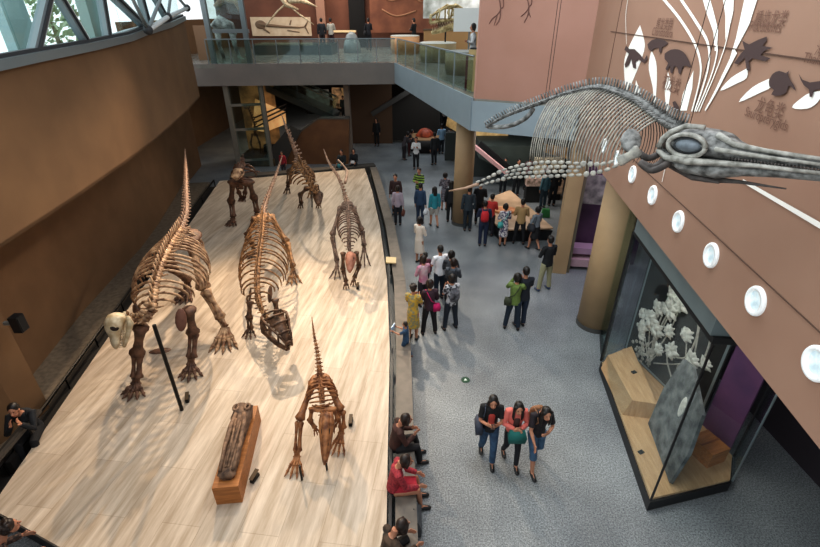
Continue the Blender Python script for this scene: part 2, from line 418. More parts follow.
# ------------------------------------------------ columns
def column(name, c, r, z1, label):
    t = thing(name, label, 'column', (c[0], c[1], 0))
    MB().lathe((0, 0, 0), [(r, .1), (r, z1)], 40).build('shaft', M_col, t, True)
    MB().lathe((0, 0, 0), [(r+.02, 0), (r+.02, .12), (r, .12)], 40).build('skirting', M_colbase, t)
c1 = (G(595, 326).x, G(595, 326).y+.1)
column('round_column', c1, .44, 4.22, 'thick tan round column beside the glass fossil case, nearest the camera')
column('round_column', (2.02, 17.1), .36, 4.22, 'slimmer tan round column behind the crowd, under the balcony corner')
t = thing('square_pillar', 'tan rectangular pillar between the round column and the sloping table', 'pillar', (4.82, 13.25, 0))
MB().box((0, 0, 2.1), (.42, .5, 4.2), -.2).build('shaft', M_col, t)
MB().box((.26, .05, 2.1), (.14, .46, 4.2), -.2).build('shaded_side', mat('pillar_shadow_side', '77705f', .7), t)  # darker box puts the pillar's shaded side into its colour

# ------------------------------------------------ wall graphics on the mural wall
NW = V((-1, .12, 0)).normalized(); RW = V((-.12, -1, 0)).normalized()
M_ink = mat('dark_brown_print', '4c3a38', .8); M_wht = mat('white_print', 'f8f5ee', .6); M_txt = mat('text_print', '7c5b4c', .8)
LAY = [0]
def decal(name, pts, m, label, cat, group=None):
    LAY[0] += 1
    P = [WL(*p)+NW*(.004+.0006*LAY[0]) for p in pts]
    me = MB().poly(P)
    o = me.build(name, m, None, False, sum(P, V((0, 0, 0)))/len(P)); return tag(o, label, cat, group)
def z6(pts): return [(600+x/3.723, y/3.723) for x, y in pts]
def strip(px, w, label, group=None):
    LAY[0] += 1
    P = [WL(*p)+NW*(.004+.0006*LAY[0]) for p in smooth_path(px, 5)]
    w = w if isinstance(w, (list, tuple)) else [w]*len(P); k = len(P)
    mb = MB(); L = []; R_ = []
    for i, p in enumerate(P):
        tt = (P[min(i+1, k-1)]-P[max(i-1, 0)]).normalized(); s_ = tt.cross(NW)
        ww = w[0]+(w[-1]-w[0])*i/(k-1)
        L.append(p+s_*ww/2); R_.append(p-s_*ww/2)
    b = len(mb.v); mb.v = L+R_
    for i in range(k-1): mb.f.append((i, i+1, k+i+1, k+i))
    return tag(mb.build('mural_branch', M_wht, None, False, P[k//2]), label, 'wall graphic', group)
GL = 'white leaves painted on the mural wall'
leaves = [
 (smooth_path([(150, 93), (166, 150), (165, 190), (140, 260), (103, 338), (92, 290), (92, 220), (115, 160), (150, 93)], 3)[:-1], 'large white painted leaf behind the leftmost dark lizard silhouette'),
 (smooth_path([(193, 188), (210, 230), (213, 300), (206, 395), (201, 395), (198, 330), (183, 260), (186, 215), (193, 188)], 3)[:-1], 'narrow tall white painted leaf under the small dark silhouette'),
 (smooth_path([(255, 268), (266, 320), (254, 405), (248, 405), (243, 330), (255, 268)], 3)[:-1], 'slim short white painted leaf over faint lettering'),
 ([(350, 262), (345, 330), (325, 412), (298, 412), (310, 350)], 'white triangular painted leaf beside the start of the curved stems'),
 ([(136, 298), (155, 350), (140, 362), (126, 352)], 'tiny white painted leaf just above the ichthyosaur backbone'),
 (smooth_path([(552, 253), (549, 290), (510, 312), (450, 338), (490, 290), (552, 253)], 3)[:-1], 'white painted leaf hanging below the swimming turtle silhouette'),
 (smooth_path([(632, 293), (638, 325), (600, 345), (520, 380), (570, 325), (632, 293)], 3)[:-1], 'white painted leaf pointing at the round turtle silhouette'),
 (smooth_path([(840, 335), (815, 380), (775, 405), (718, 400), (760, 360), (790, 345), (840, 335)], 3)[:-1], 'white painted leaf under the silhouette at the right edge'),
 ([(380, -20), (408, -20), (425, 40), (443, 110), (438, 190), (430, 190), (425, 120), (400, 50)], 'long white painted leaf, left one of the three reaching the top edge'),
 ([(458, -20), (502, -20), (500, 40), (492, 80), (470, 150), (470, 60)], 'long white painted leaf, middle one of the three reaching the top edge'),
 ([(545, -20), (595, -20), (560, 90), (520, 165), (480, 240), (510, 140)], 'widest white painted leaf, right one of the three reaching the top edge')]
for pts, lb in leaves: decal('mural_leaf', z6(pts), M_wht, lb, 'wall graphic', GL)
GB = 'white curved stems painted on the mural wall'
for pts, w, lb in [
 ([(107, -10), (98, 60), (101, 165)], (.035, .02), 'thin white painted stem above the leftmost leaf'),
 ([(232, -12), (300, 70), (355, 160), (378, 240), (372, 310), (345, 415)], .045, 'outermost left white painted stem of the fan'),
 ([(298, -12), (360, 80), (405, 160), (408, 240), (385, 330), (355, 415)], .045, 'second white painted stem of the fan from the left'),
 ([(432, 150), (440, 190), (425, 260), (395, 340), (362, 415)], .035, 'white painted stem running down from the left top leaf'),
 ([(494, 60), (470, 170), (430, 280), (400, 350), (372, 415)], (.02, .03), 'white painted stem running down from the middle top leaf'),
 ([(510, 190), (470, 270), (430, 350), (395, 412)], (.10, .03), 'white painted stem running down from the widest top leaf')]:
    strip(z6(pts), w, lb, GB)
strip([(744, 180.7), (820, 224.5), (900, 271)], (.035, .06), 'straight white painted stem below the ichthyosaur snout')
strip([(668, 160), (663, 182)], .02, 'short white painted stem between ichthyosaur flipper and round wall lights')
GS = 'dark animal silhouettes painted on the mural wall'
sil = [
 ([(100, 170), (94, 185), (110, 200), (95, 240), (98, 252), (110, 243), (120, 218), (126, 252), (138, 256), (136, 230), (148, 222), (168, 236), (182, 220), (178, 205), (168, 222), (150, 200), (132, 183), (112, 182)], 'dark lizard silhouette standing on the large left leaf'),
 ([(180, 165), (195, 150), (215, 143), (245, 150), (258, 160), (245, 172), (235, 175), (232, 197), (225, 195), (222, 178), (205, 180), (195, 192), (183, 180)], 'small dark four-legged silhouette topping the tall narrow leaf'),
 (smooth_path([(245, 200), (268, 185), (300, 185), (325, 205), (345, 250), (325, 245), (312, 250), (305, 275), (297, 272), (293, 252), (280, 248), (275, 272), (266, 268), (265, 245), (255, 262), (248, 255), (258, 235), (245, 220), (245, 200)], 2)[:-1], 'bulky dark quadruped silhouette with humped back'),
 ([(505, 235), (530, 200), (545, 185), (535, 150), (550, 160), (562, 165), (595, 148), (628, 136), (628, 150), (612, 170), (650, 178), (618, 190), (605, 205), (642, 217), (622, 228), (575, 217), (560, 228), (566, 262), (553, 262), (545, 215), (520, 240)], 'dark swimming turtle silhouette with spread flippers'),
 (smooth_path([(636, 300), (650, 275), (675, 264), (700, 272), (712, 262), (708, 280), (718, 300), (730, 318), (737, 338), (722, 325), (710, 320), (700, 345), (675, 357), (645, 352), (655, 335), (638, 322), (636, 300)], 2)[:-1], 'dark rounded turtle silhouette with a thin tail'),
 ([(748, 275), (762, 297), (790, 307), (840, 300), (840, 332), (806, 335), (797, 362), (789, 360), (787, 333), (768, 318), (757, 300)], 'dark long-necked silhouette cut by the right edge'),
 ([(275, 380), (285, 376), (300, 400), (298, 412), (282, 410)], 'tiny dark silhouette peeking above the ichthyosaur backbone'),
 ([(137, 352), (150, 344), (160, 360), (140, 362)], 'tiny dark silhouette at the base of the tiniest leaf')]
for pts, lb in sil: decal('animal_silhouette', z6(pts), M_ink, lb, 'wall graphic', GS)
texts = []
def text_on(body, p0, p1, label, m, font_h=1.0):
    A = WL(*p0); B = WL(*p1); w = (B-A).length
    cu = bpy.data.curves.new('wall_text', 'FONT'); cu.body = body; cu.size = 1.0; cu.extrude = 0
    o = bpy.data.objects.new('wall_lettering', cu); COL.objects.link(o)
    texts.append((o, A+NW*.012, w, m, label, font_h))
text_on('楯齿龙类', (754, 23.5), (785, 27.5), 'brown Chinese lettering above the swimming turtle silhouette', M_txt)
text_on('Placodonts', (749, 30.5), (779, 36), 'small brown Latin lettering under the upper right Chinese words', M_txt)
text_on('龙龟类', (755, 110), (783, 118), 'brown Chinese lettering under the round turtle silhouette', M_txt)
text_on('Sauropterygids', (745, 115), (786, 133), 'brown Latin lettering lowest on the mural wall', M_txt)
text_on('海龙类', (815, 54), (845, 61), 'brown Chinese lettering cut by the right edge', M_txt)
text_on('Thalattosaurs', (803, 62), (850, 78), 'brown Latin lettering cut by the right edge', M_txt)
text_on('鳄龙类群', (656, 28), (672, 30), 'tiny brown lettering above the small quadruped silhouettes', M_txt)
text_on('Choristodera', (652, 35), (672, 38), 'faint tiny Latin lettering above the bulky quadruped silhouette', M_txt)
text_on('初龙类', (662, 87), (680, 89), 'tiny brown lettering across the slim short leaf', M_txt)
# seams
def seam(p, q, nm):
    A = WL(*p)+NW*.006; B = WL(*q)+NW*.006
    struct(MB().beam(A, B, .012, .012, NW).build(nm, mat('dark_seam', '5c4438', .9)))
A = WL(612, 26); B = WL(820, 74); B = A+(B-A)*1.25
struct(MB().beam(V((A.x, A.y, 6.93))+NW*.003, V((B.x, B.y, 6.93))+NW*.003, .012, .02, NW).build('trim_seam_upper', mat('dark_seam', '5c4438', .9)))
struct(MB().beam(V((X(12.9), 12.9, 4.99))+NW*.003, V((X(2), 2, 4.99))+NW*.003, .008, .016, NW).build('trim_seam_lower', mat('dark_seam', '5c4438', .9)))
struct(MB().beam(V((X(11.05), 11.05, 4.99))+NW*.003, V((X(11.05), 11.05, 10))+NW*.003, .008, .016, NW).build('trim_seam_vertical', mat('dark_seam', '5c4438', .9)))
# round porthole lights
M_lampw = mat('white_ring', 'f2f4f4', .4, 0, emit=.12); M_lens = mat('pale_blue_lens', 'c2d6dd', .3, 0, 'e8f1f3', 9, emit=.25)
lampspots = ['round white wall light beside the ichthyosaur flipper tip', None]
LB = ['small round white wall light seen through the ichthyosaur ribs, farther one', 'small round white wall light seen through the ichthyosaur ribs, nearer one', 'round white wall light just below the ichthyosaur flipper', 'round white wall light above the top of the thick tan column', 'round white wall light right of the thick tan column top',
      'round white wall light above the far half of the glass case', 'round white wall light above the near end of the glass case', 'largest round white wall light at the right edge']
for i, y in enumerate([10.2, 9.2, 8.15, 7.07, 6.0, 4.97, 3.96, 3.0]):
    c = V((X(y), y, 4.76)); R = Matrix((RW, V((0, 0, 1)), NW)).transposed()
    t = tag(bpy.data.objects.new('porthole_light', None), LB[i], 'wall light', 'round lights along the foot of the mural wall'); COL.objects.link(t); t.location = c
    M4 = R.to_4x4()
    mb = MB().lathe((0, 0, 0), [(.155, 0), (.155, .02), (.145, .035), (.112, .035), (.108, .012), (.108, 0)], 36).xf(M4); mb.f = [f for f in mb.f if len(f) == 4]
    mb.build('ring', M_lampw, t, True)
    MB().lathe((0, 0, .004), [(.112, 0), (.085, .006), (.03, .012)], 32).xf(M4).build('lens', M_lens, t)
    MB().slab([(-.09, .02, .007), (.02, -.06, .007), (.07, .05, .007)], (0, 0, .006)).xf(M4).build('reflector', mat('lamp_reflector', 'dfe8ea', .2, 0, emit=.35), t)

# claw drawings on the rosy panel
def PN(x, y):      # the panel plane through (1.9,14.33)-(4.62,13.1)
    d = ray(x, y); ex, ey = 4.62-1.9, 13.1-14.33
    t = (1.9*ey-14.33*ex)/(d[0]*ey-d[1]*ex)
    return V((d[0]*t, d[1]*t, H+d[2]*t))
nP = V((13.1-14.33, -(4.62-1.9), 0)).normalized()
def claw(segs, label):
    o = MB()
    for s_ in segs:
        P = [PN(480+x/2.409, y/2.409)+nP*.01 for x, y in smooth_path(s_, 3)]
        o.tube(P, [.014]*(len(P)-1)+[.006], 5, side=nP)
    tag(o.build('claw_drawing', mat('claw_line', '6f5048', .8), None, False, PN(495, 10)), label, 'wall graphic')
claw([[(45, -10), (50, 20), (42, 35), (30, 45), (22, 58)], [(50, 20), (48, 45), (38, 62)], [(55, -10), (57, 15), (50, 20)], [(42, 35), (34, 62)]], 'grey-brown line drawing of a hanging claw, left one on the rosy panel')
claw([[(112, -10), (118, 15), (110, 30), (98, 40)], [(118, 15), (116, 35), (106, 55)], [(125, -10), (124, 10), (118, 15)], [(118, 30), (122, 42)]], 'grey-brown line drawing of a hanging claw, right one on the rosy panel')

# ================================================================== SKELETONS
def frame(fwd, up=(0, 0, 1)):
    f = V(fwd).normalized(); s = f.cross(V(up)); s = s.normalized() if s.length > 1e-5 else f.orthogonal().normalized()
    return f, s, s.cross(f)            # forward, right, up
def bone(mb, a, b, r, seg=8, knob=1.5):
    a = V(a); b = V(b); L = (b-a)
    mb.tube([a, a+L*.06, a+L*.2, a+L*.5, a+L*.8, a+L*.94, b], [r*.7, r*knob, r*1.05, r*.8, r*1.0, r*knob, r*.7], seg)
def vertebrae(mb, path, r0, r1, step, spine_h, proc):
    P = [V(p) for p in path]; d = [0]
    for i in range(1, len(P)): d.append(d[-1]+(P[i]-P[i-1]).length)
    L = d[-1]; n = max(2, int(L/step)); fr = []
    for k in range(n+1):
        s_ = L*k/n; i = 1
        while i < len(P)-1 and d[i] < s_: i += 1
        t = (s_-d[i-1])/max(1e-6, d[i]-d[i-1]); p = P[i-1].lerp(P[i], t)
        f, sd, up = frame(P[i]-P[i-1]); q = k/n; r = r0+(r1-r0)*q
        fr.append((p, f, sd, up, r, q))
        hl = L/n*.40
        mb.tube([p-f*hl, p-f*hl*.4, p+f*hl*.4, p+f*hl], [r, r*.78, r*.78, r], 7, side=sd)
        if spine_h: mb.tube([p+up*r*.4, p+up*(r+spine_h*(.4+.6*(r/max(r0, r1))))-f*hl*.5], [(r*.22, hl*.75), (r*.14, hl*.6)], 5, side=sd)
        if proc:
            for sg in (-1, 1): mb.tube([p, p+sd*sg*(r+proc*(r/max(r0, r1)))+up*r*.3], [r*.35, r*.18], 5)
    return fr
def rib(parent, p, f, sd, up, sg, w, dep, back, r, m, org, curve=2.3):
    pts = []
    for j in range(9):
        a = curve*j/8
        pts.append(p+sd*sg*(w*sin(min(a, 2.6)*.80)*1.02)+up*(-dep*(1-cos(a*.9))/1.48+.03)-f*back*(j/8)**1.3)
    MB().tube(pts, [r*1.2, r*1.1, r, r, r, r, r*.9, r*.8, r*.5], 5).build('rib', m, parent, True, org)
def foot(parent, base, fwd, L, n, r, m, org, gz=.45, name='foot', spread=.9):
    f, sd, up = frame((fwd[0], fwd[1], 0)); mb = MB(); b = V(base)
    for i in range(n):
        a = (i-(n-1)/2)/max(1, (n-1)/2)*spread*.5
        d = f*cos(a)+sd*sin(a); l = L*(1-.22*abs(a))
        p0 = b+sd*sin(a)*L*.15
        p1 = p0+d*l*.45; p1.z = gz+.06+(b.z-gz)*.3; p2 = p0+d*l*.75; p2.z = gz+.045; p3 = p0+d*l; p3.z = gz+.015
        bone(mb, p0, p1, r, 6, 1.3); bone(mb, p1, p2, r*.85, 6, 1.3); mb.tube([p2, p3], [r*.9, r*.15], 6)
    return mb.build(name, m, parent, True, org)
def limb(root, org, name, pts, r, m, fwd, L, n, footname, two=True, gz=.45, spread=.9):
    mb = MB(); P = [V(p) for p in pts]
    bone(mb, P[0], P[1], r, 10, 1.55)
    for i in range(1, len(P)-1):
        f, sd, up = frame(P[i+1]-P[i], (0, 1, .2)); o_ = sd*r*.55
        if two and i == 1: bone(mb, P[i]+o_, P[i+1]+o_, r*.62, 8); bone(mb, P[i]-o_, P[i+1]-o_, r*.45, 8)
        else:
            for q in (-.7, 0, .7): bone(mb, P[i]+o_*q, P[i+1]+o_*q*1.6, r*.38, 6)
    o = mb.build(name, m, root, True, org)
    f = foot(o, P[-1], fwd, L, n, r*.42, m, (0, 0, 0), gz, footname, spread)
    for v_ in f.data.vertices: v_.co -= V(org)
    f.location = (0, 0, 0)
    return o
def skull(root, org, c, fwd, L, W, Hh, m, jaw=.35, lattice=False, up=(0, 0, 1), teeth=True, mj=None, snout=.45):
    f, s_, u = frame(fwd, up); c = V(c); P = lambda x, y, z: c+f*x*L+s_*y*W+u*z*Hh
    if lattice:
        mb = MB(); r = .055*L*.6
        for sg in (-1, 1):
            up_ = [P(-.5, sg*.42, .25), P(-.3, sg*.5, .48), (P(-.05, sg*.42, .5)), P(.2, sg*.26, .34), P(.45, sg*.12, .15)]
            lo = [P(-.5, sg*.45, -.15), P(-.2, sg*.5, -.1), P(.15, sg*.36, -.1), P(.48, sg*.14, -.12)]
            mb.tube(up_, [r, r, r*.9, r*.8, r*.7], 6); mb.tube(lo, [r, r*.9, r, r], 6)
            for a, b in ((up_[0], lo[0]), (up_[1], lo[1]), (up_[2], lo[1].lerp(lo[2], .5)), (up_[3], lo[2].lerp(lo[3], .4)), (up_[4], lo[3])): mb.tube([a, b], r*.75, 6)
            mb.tube([P(-.22+.1*cos(q), sg*.5, .2+.17*sin(q)) for q in [k*pi/4 for k in range(9)]], r*.5, 5)
            mb.tube([P(-.5, sg*.42, .25), P(-.62, sg*.25, .1), P(-.62, 0, .1)], r*.8, 6)
        for x, y, z in ((-.3, .5, .48), (-.05, .42, .5), (.2, .26, .34), (.45, .12, .15)): mb.tube([P(x, -y, z), P(x, 0, z+.06), P(x, y, z)], r*.85, 6)
        mb.loft([[P(-.3, -.4, .47), P(-.3, .4, .47), P(-.3, .4, .40), P(-.3, -.4, .40)], [P(.1, -.2, .43), P(.1, .2, .43), P(.1, .2, .36), P(.1, -.2, .36)], [P(.48, -.1, .16), P(.48, .1, .16), P(.48, .1, .08), P(.48, -.1, .08)]])
        sk = mb.build('skull', m, root, True, org)
    else:
        rings = []
        for x, w, zt, zb in ((-.5, .30, .25, -.1), (-.42, .46, .42, -.2), (-.2, .5, .5, -.16), (.0, .42, .42, -.12), (.2, snout*.8, .24, -.12), (.4, snout*.62, .14, -.12), (.5, snout*.3, .05, -.1)):
            rings.append([P(x, w*cos(a), (zt+zb)/2+(zt-zb)/2*sin(a)) for a in [2*pi*k/14 for k in range(14)]])
        sk = MB().loft(rings).build('skull', m, root, True, org)
        rm = Matrix((f, s_, u)).transposed()
        for sg in (-1, 1):
            o = MB().ell(P(-.15, sg*.40, .18)-V(org), (L*.10, W*.09, Hh*.15), rm).build('eye_socket_shade', M_socket_shade, sk)  # raised dark ellipsoids paint the shade of open holes; skull is solid
            o = MB().ell(P(.1, sg*.30, .1)-V(org), (L*.06, W*.07, Hh*.09), rm).build('nostril_shade', M_socket_shade, sk)
    mb = MB(); jd = -.22-jaw
    for sg in (-1, 1):
        mb.tube([P(-.5, sg*.42, -.15), P(-.3, sg*.44, -.28-jaw*.3), P(0, sg*.34, -.26-jaw*.65), P(.25, sg*.2, -.24-jaw*.95), P(.44, 0, -.22-jaw*1.15)], [.05*L, .09*L, .07*L, .06*L, .05*L], 7)
    jo = mb.build('jaw', mj or m, root, True, org)
    if teeth:
        mb = MB()
        for sg in (-1, 1):
            for k in range(9):
                x = -.15+.6*k/8; y = .40-.3*max(0, (x+.1))/.6
                mb.tube([P(x, sg*y, -.12), P(x, sg*y, -.26)], [.016*L, .003*L], 5)
                mb.tube([P(x-.03, sg*(y-.05), -.26-jaw*(.65+.6*x)+.06), P(x-.03, sg*(y-.05), -.26-jaw*(.65+.6*x)+.2)], [.014*L, .003*L], 5)
        mb.build('teeth', BONE_W, root, True, org)
def plate(root, org, name, c, fwd, L, W, T, m, up=(0, 0, 1)):
    f, s_, u = frame(fwd, up)
    MB().ell(c, (L, W, T), Matrix((f, s_, u)).transposed(), 14, 8).build(name, m, root, True, org)
def gp(L): return [tuple(G(*p)) for p in L]
def spine(root, org, tail, back, neck, r, m, mt, ribs, step=.13, sh=.12, tr=(.015, None), proc=.08):
    tp = smooth_path(gp(tail), 5)
    MBt = MB(); vertebrae(MBt, tp, tr[0], r, step*.8, sh*.55, proc*.4); MBt.build('tail', mt, root, True, org)
    bp = smooth_path(gp(back), 5); mb = MB(); fr = vertebrae(mb, bp, r, r*.9, step, sh, proc); mb.build('backbone', m, root, True, org)
    if neck:
        mb = MB(); vertebrae(mb, smooth_path(gp(neck), 5), r*.9, r*.62, step*.85, sh*.6, proc*.8); mb.build('neck', m, root, True, org)
    n, w, dep, bk, rr, a, b = ribs
    def at(q):
        x = q*(len(fr)-1); i = int(x); return fr[min(i, len(fr)-1)]
    for k in range(n):
        q = a+(b-a)*k/max(1, n-1); p, f, sd, up, _, _ = at(q); e = sin(pi*(.12+.80*k/max(1, n-1)))**.6
        for sg in (-1, 1): rib(root, p, f, sd, up, sg, w*e, dep*e, bk, rr, m, org)
    return fr
def dino(name, label, base, group=None):
    b = G(*base); return thing(name, label, 'skeleton', tuple(b), 0, group), b
GD = 'brown skeletons standing on the plank platform'

# A: the largest
t, o = dino('dinosaur_skeleton', 'largest brown skeleton with ivory skull, at the left side of the platform', (170, 370, .45), GD)
spine(t, o, [(185, 150, 3.55), (186, 172, 3.3), (186, 192, 3.05), (186, 212, 2.8), (181, 229, 2.6)], [(181, 229, 2.6), (170, 246, 2.72), (161, 266, 2.72), (155, 287, 2.6), (153, 308, 2.4)],
      [(153, 308, 2.4), (147, 318, 2.25), (138, 321, 2.15), (127, 317, 2.2)], .10, BONE_A, BONE_T, (17, .73, .78, .05, .026, .08, .98), .16, .2, proc=.12)
sh = G(118, 331, 2.1)
skull(t, o, sh, (-.20, -.45, -.87), .66, .42, .50, BONE_W, .06, up=(-.75, -.55, .3), snout=.62)
limb(t, o, 'hind_leg', gp([(190, 240, 2.35), (204, 290, 1.5), (221, 319, .85), (225, 328, .70)]), .12, BONE_A, (.2, -1, 0), .72, 5, 'hind_foot')
hp = G(189, 238, 2.35)
limb(t, o, 'hind_leg', [hp+V((-.55, .0, 0)), hp+V((-.6, -.1, -.85)), hp+V((-.6, .5, -1.5)), hp+V((-.6, .4, -1.7))], .115, BONE_AD, (0, -1, 0), .6, 5, 'hind_foot')
limb(t, o, 'front_leg', gp([(141, 326, 2.0), (137, 354, 1.25), (136, 378, .75), (136, 384, .62)]), .10, BONE_AD, (-.1, -1, 0), .36, 5, 'front_foot', spread=1.8)
limb(t, o, 'front_leg', gp([(189, 308, 2.0), (193, 333, 1.3), (191, 358, .8), (191, 365, .65)]), .095, BONE_AD, (.1, -1, 0), .36, 5, 'front_foot', spread=1.8)
plate(t, o, 'scapula', G(181, 320, 1.9), (.1, .25, 1), .25, .11, .04, mat('rust_brown_bone', '7d5646', .6, 0, '6b4538', 9), (.3, -1, 0))
plate(t, o, 'scapula', G(139, 318, 2.1), (-.2, .3, 1), .3, .16, .05, BONE_AD, (-.6, -1, 0))
plate(t, o, 'breast_bone', G(160, 351, 1.3), (.9, .1, .05), .22, .09, .035, BONE_AD)
plate(t, o, 'pelvis', G(184, 238, 2.45), (0, 1, .1), .45, .42, .12, BONE_AD)
rb = G(182, 410, .45)
MB().tube([rb, (rb.x, rb.y, 2.5)], .035, 8).build('support_rod', M_rod, t, origin=o)

# B: centre-left, wide cage, dark lattice skull
t, o = dino('dinosaur_skeleton', 'amber skeleton with broad barrel ribs and openwork skull, centre of the platform', (265, 300, .45), GD)
spine(t, o, [(282, 157, 2.9), (277, 172, 2.7), (271, 188, 2.4), (265, 204, 2.1), (263, 214, 1.95)], [(263, 214, 1.95), (262, 232, 1.95), (259, 255, 1.9), (257, 278, 1.75), (258, 298, 1.55)],
      [(258, 298, 1.55), (261, 308, 1.45), (268, 320, 1.35)], .085, BONE_B, BONE_T, (17, .62, .85, .06, .022, .05, .98), .15, .14, proc=.1)
skull(t, o, G(280, 331, 1.2), (.6, -.75, -.35), .88, .54, .46, BONE_BD, .2, lattice=True)
limb(t, o, 'hind_leg', gp([(270, 215, 1.8), (287, 243, 1.2), (293, 268, .75), (293, 272, .65)]), .085, BONE_B, (.25, -1, 0), .5, 4, 'hind_foot')
hp = G(256, 217, 1.8)
limb(t, o, 'hind_leg', [hp, hp+V((-.35, -.1, -.6)), hp+V((-.32, .2, -1.1)), hp+V((-.3, .1, -1.2))], .085, BONE_BD, (-.1, -1, 0), .4, 4, 'hind_foot')
limb(t, o, 'front_leg', gp([(250, 301, 1.35), (249, 318, .95), (250, 328, .62)]), .065, BONE_BD, (0, -1, 0), .28, 4, 'front_foot', spread=1.4)
limb(t, o, 'front_leg', gp([(275, 299, 1.35), (277, 314, .95), (274, 322, .62)]), .065, BONE_BD, (.1, -1, 0), .28, 4, 'front_foot', spread=1.4)
plate(t, o, 'pelvis', G(263, 218, 1.9), (0, 1, .1), .3, .28, .08, BONE_B)
plate(t, o, 'scapula', G(250, 296, 1.4), (0, .6, .6), .22, .1, .03, BONE_BD, (-1, 0, .3))
plate(t, o, 'scapula', G(270, 294, 1.45), (0, .6, .6), .22, .1, .03, BONE_BD, (1, 0, .3))

# C: right, slender
t, o = dino('dinosaur_skeleton', 'slender grey-brown skeleton with long curling pale tail, at the right side of the platform', (350, 275, .45), GD)
spine(t, o, [(324, 150, 3.2), (329, 163, 3.0), (337, 175, 2.8), (342, 186, 2.5), (345, 196, 2.2), (347, 203, 2.1)], [(347, 203, 2.1), (348, 214, 2.05), (349, 226, 1.95), (349, 238, 1.8), (349, 246, 1.65)],
      [(349, 246, 1.65), (350, 252, 1.55)], .07, BONE_C, BONE_T, (14, .34, .45, .06, .02, .02, .98), .12, .1, proc=.08)
MB().tube([tuple(q) for q in smooth_path(gp([(345, 183, 2.4), (347, 172, 2.6), (343, 165, 2.8), (338, 160, 2.9)]), 4)], [.05]*6+[.03]*7, 6).build('tail_prop', BONE_T, t, True, o)
skull(t, o, G(350, 262, 1.45), (.02, -1, -.45), .62, .24, .26, mat('reddish_skull_bone', 'b07860', .6, 0, '8d5a45', 8), .1, snout=.5)
limb(t, o, 'hind_leg', gp([(341, 206, 2.0), (332, 236, 1.35), (337, 262, .8), (337, 267, .7)]), .065, BONE_C, (-.15, -1, 0), .38, 3, 'hind_foot')
limb(t, o, 'hind_leg', gp([(353, 206, 2.0), (362, 231, 1.4), (364, 246, 1.0), (364, 249, .9)]), .065, BONE_C, (.1, -1, 0), .42, 3, 'hind_foot')
limb(t, o, 'front_leg', gp([(343, 252, 1.5), (343, 270, .95), (346, 282, .62)]), .055, BONE_BD, (.1, -1, 0), .2, 3, 'front_foot')
limb(t, o, 'front_leg', gp([(356, 252, 1.5), (359, 266, .98), (354, 278, .64)]), .055, BONE_BD, (-.1, -1, 0), .2, 3, 'front_foot')
plate(t, o, 'pelvis', G(347, 205, 2.05), (0, 1, .1), .28, .2, .07, BONE_C)

# D: back middle
t, o = dino('dinosaur_skeleton', 'brown skeleton on the far edge of the platform, tail crossing the brown wall', (308, 205, .45), GD)
spine(t, o, [(282, 116, 4.0), (287, 130, 3.6), (292, 143, 3.1), (297, 156, 2.6), (299, 162, 2.4)], [(299, 162, 2.4), (303, 170, 2.3), (308, 179, 2.1), (312, 187, 1.9)],
      [(312, 187, 1.9), (316, 192, 1.75)], .12, BONE_B, BONE_T, (9, .45, .6, .2, .03, .05, .97), .17, .2, proc=.14)
skull(t, o, G(318, 198, 1.5), (.2, -1, -.5), .62, .3, .3, BONE_BD, .15)
limb(t, o, 'hind_leg', gp([(296, 163, 2.3), (289, 172, 1.5), (288, 184, .85), (288, 186, .72)]), .085, BONE_BD, (-.1, -1, 0), .35, 3, 'hind_foot')
limb(t, o, 'hind_leg', gp([(303, 163, 2.3), (312, 175, 1.5), (311, 188, .85), (311, 190, .72)]), .085, BONE_B, (.1, -1, 0), .35, 3, 'hind_foot')
limb(t, o, 'front_leg', gp([(307, 188, 1.7), (300, 195, 1.1), (301, 203, .62)]), .07, BONE_BD, (0, -1, 0), .25, 3, 'front_foot')
limb(t, o, 'front_leg', gp([(316, 186, 1.7), (321, 195, 1.1), (319, 203, .62)]), .07, BONE_BD, (0, -1, 0), .25, 3, 'front_foot')
MB().tube([tuple(G(312, 207, .45)), tuple(G(312, 188, 1.7))], .025, 6).build('support_rod', M_rod, t, origin=o)

# E: back left, facing the camera, tall on its front legs
t, o = dino('dinosaur_skeleton', 'dark brown skeleton at the far left corner of the platform, standing on stout legs', (243, 222, .45), GD)
spine(t, o, [(243, 156, 3.0), (243, 160, 2.9), (242, 165, 2.75)], [(242, 165, 2.75), (241, 172, 2.6), (241, 179, 2.35), (241, 186, 2.1)], None, .11, BONE_AD, BONE_AD, (7, .42, .5, .1, .035, .05, .98), .18, .16, proc=.14)
skull(t, o, G(237, 174, 2.75), (-.15, -1, -.4), .42, .32, .26, BONE_A, .15, snout=.7)
skd = 0
spineE = MB(); vertebrae(spineE, smooth_path(gp([(241, 166, 2.75), (239, 170, 2.75)]), 3), .09, .08, .1, .08, .08); spineE.build('neck', BONE_AD, t, True, o)
limb(t, o, 'hind_leg', gp([(233, 181, 2.2), (231, 202, 1.2), (233, 217, .7), (233, 219, .62)]), .10, BONE_AD, (-.1, -1, 0), .4, 5, 'hind_foot', spread=1.2)
limb(t, o, 'hind_leg', gp([(249, 181, 2.2), (254, 198, 1.3), (257, 212, .7), (257, 214, .62)]), .10, BONE_AD, (.15, -1, 0), .4, 5, 'hind_foot', spread=1.2)
limb(t, o, 'front_leg', gp([(236, 184, 2.0), (239, 193, 1.5), (241, 197, 1.3)]), .06, BONE_AD, (0, -1, 0), .2, 4, 'front_foot', gz=1.15)
limb(t, o, 'front_leg', gp([(246, 184, 2.0), (245, 193, 1.5), (244, 197, 1.3)]), .06, BONE_AD, (0, -1, 0), .2, 4, 'front_foot', gz=1.15)
plate(t, o, 'shoulder_girdle', G(241, 182, 2.25), (1, 0, 0), .48, .16, .14, BONE_AD)

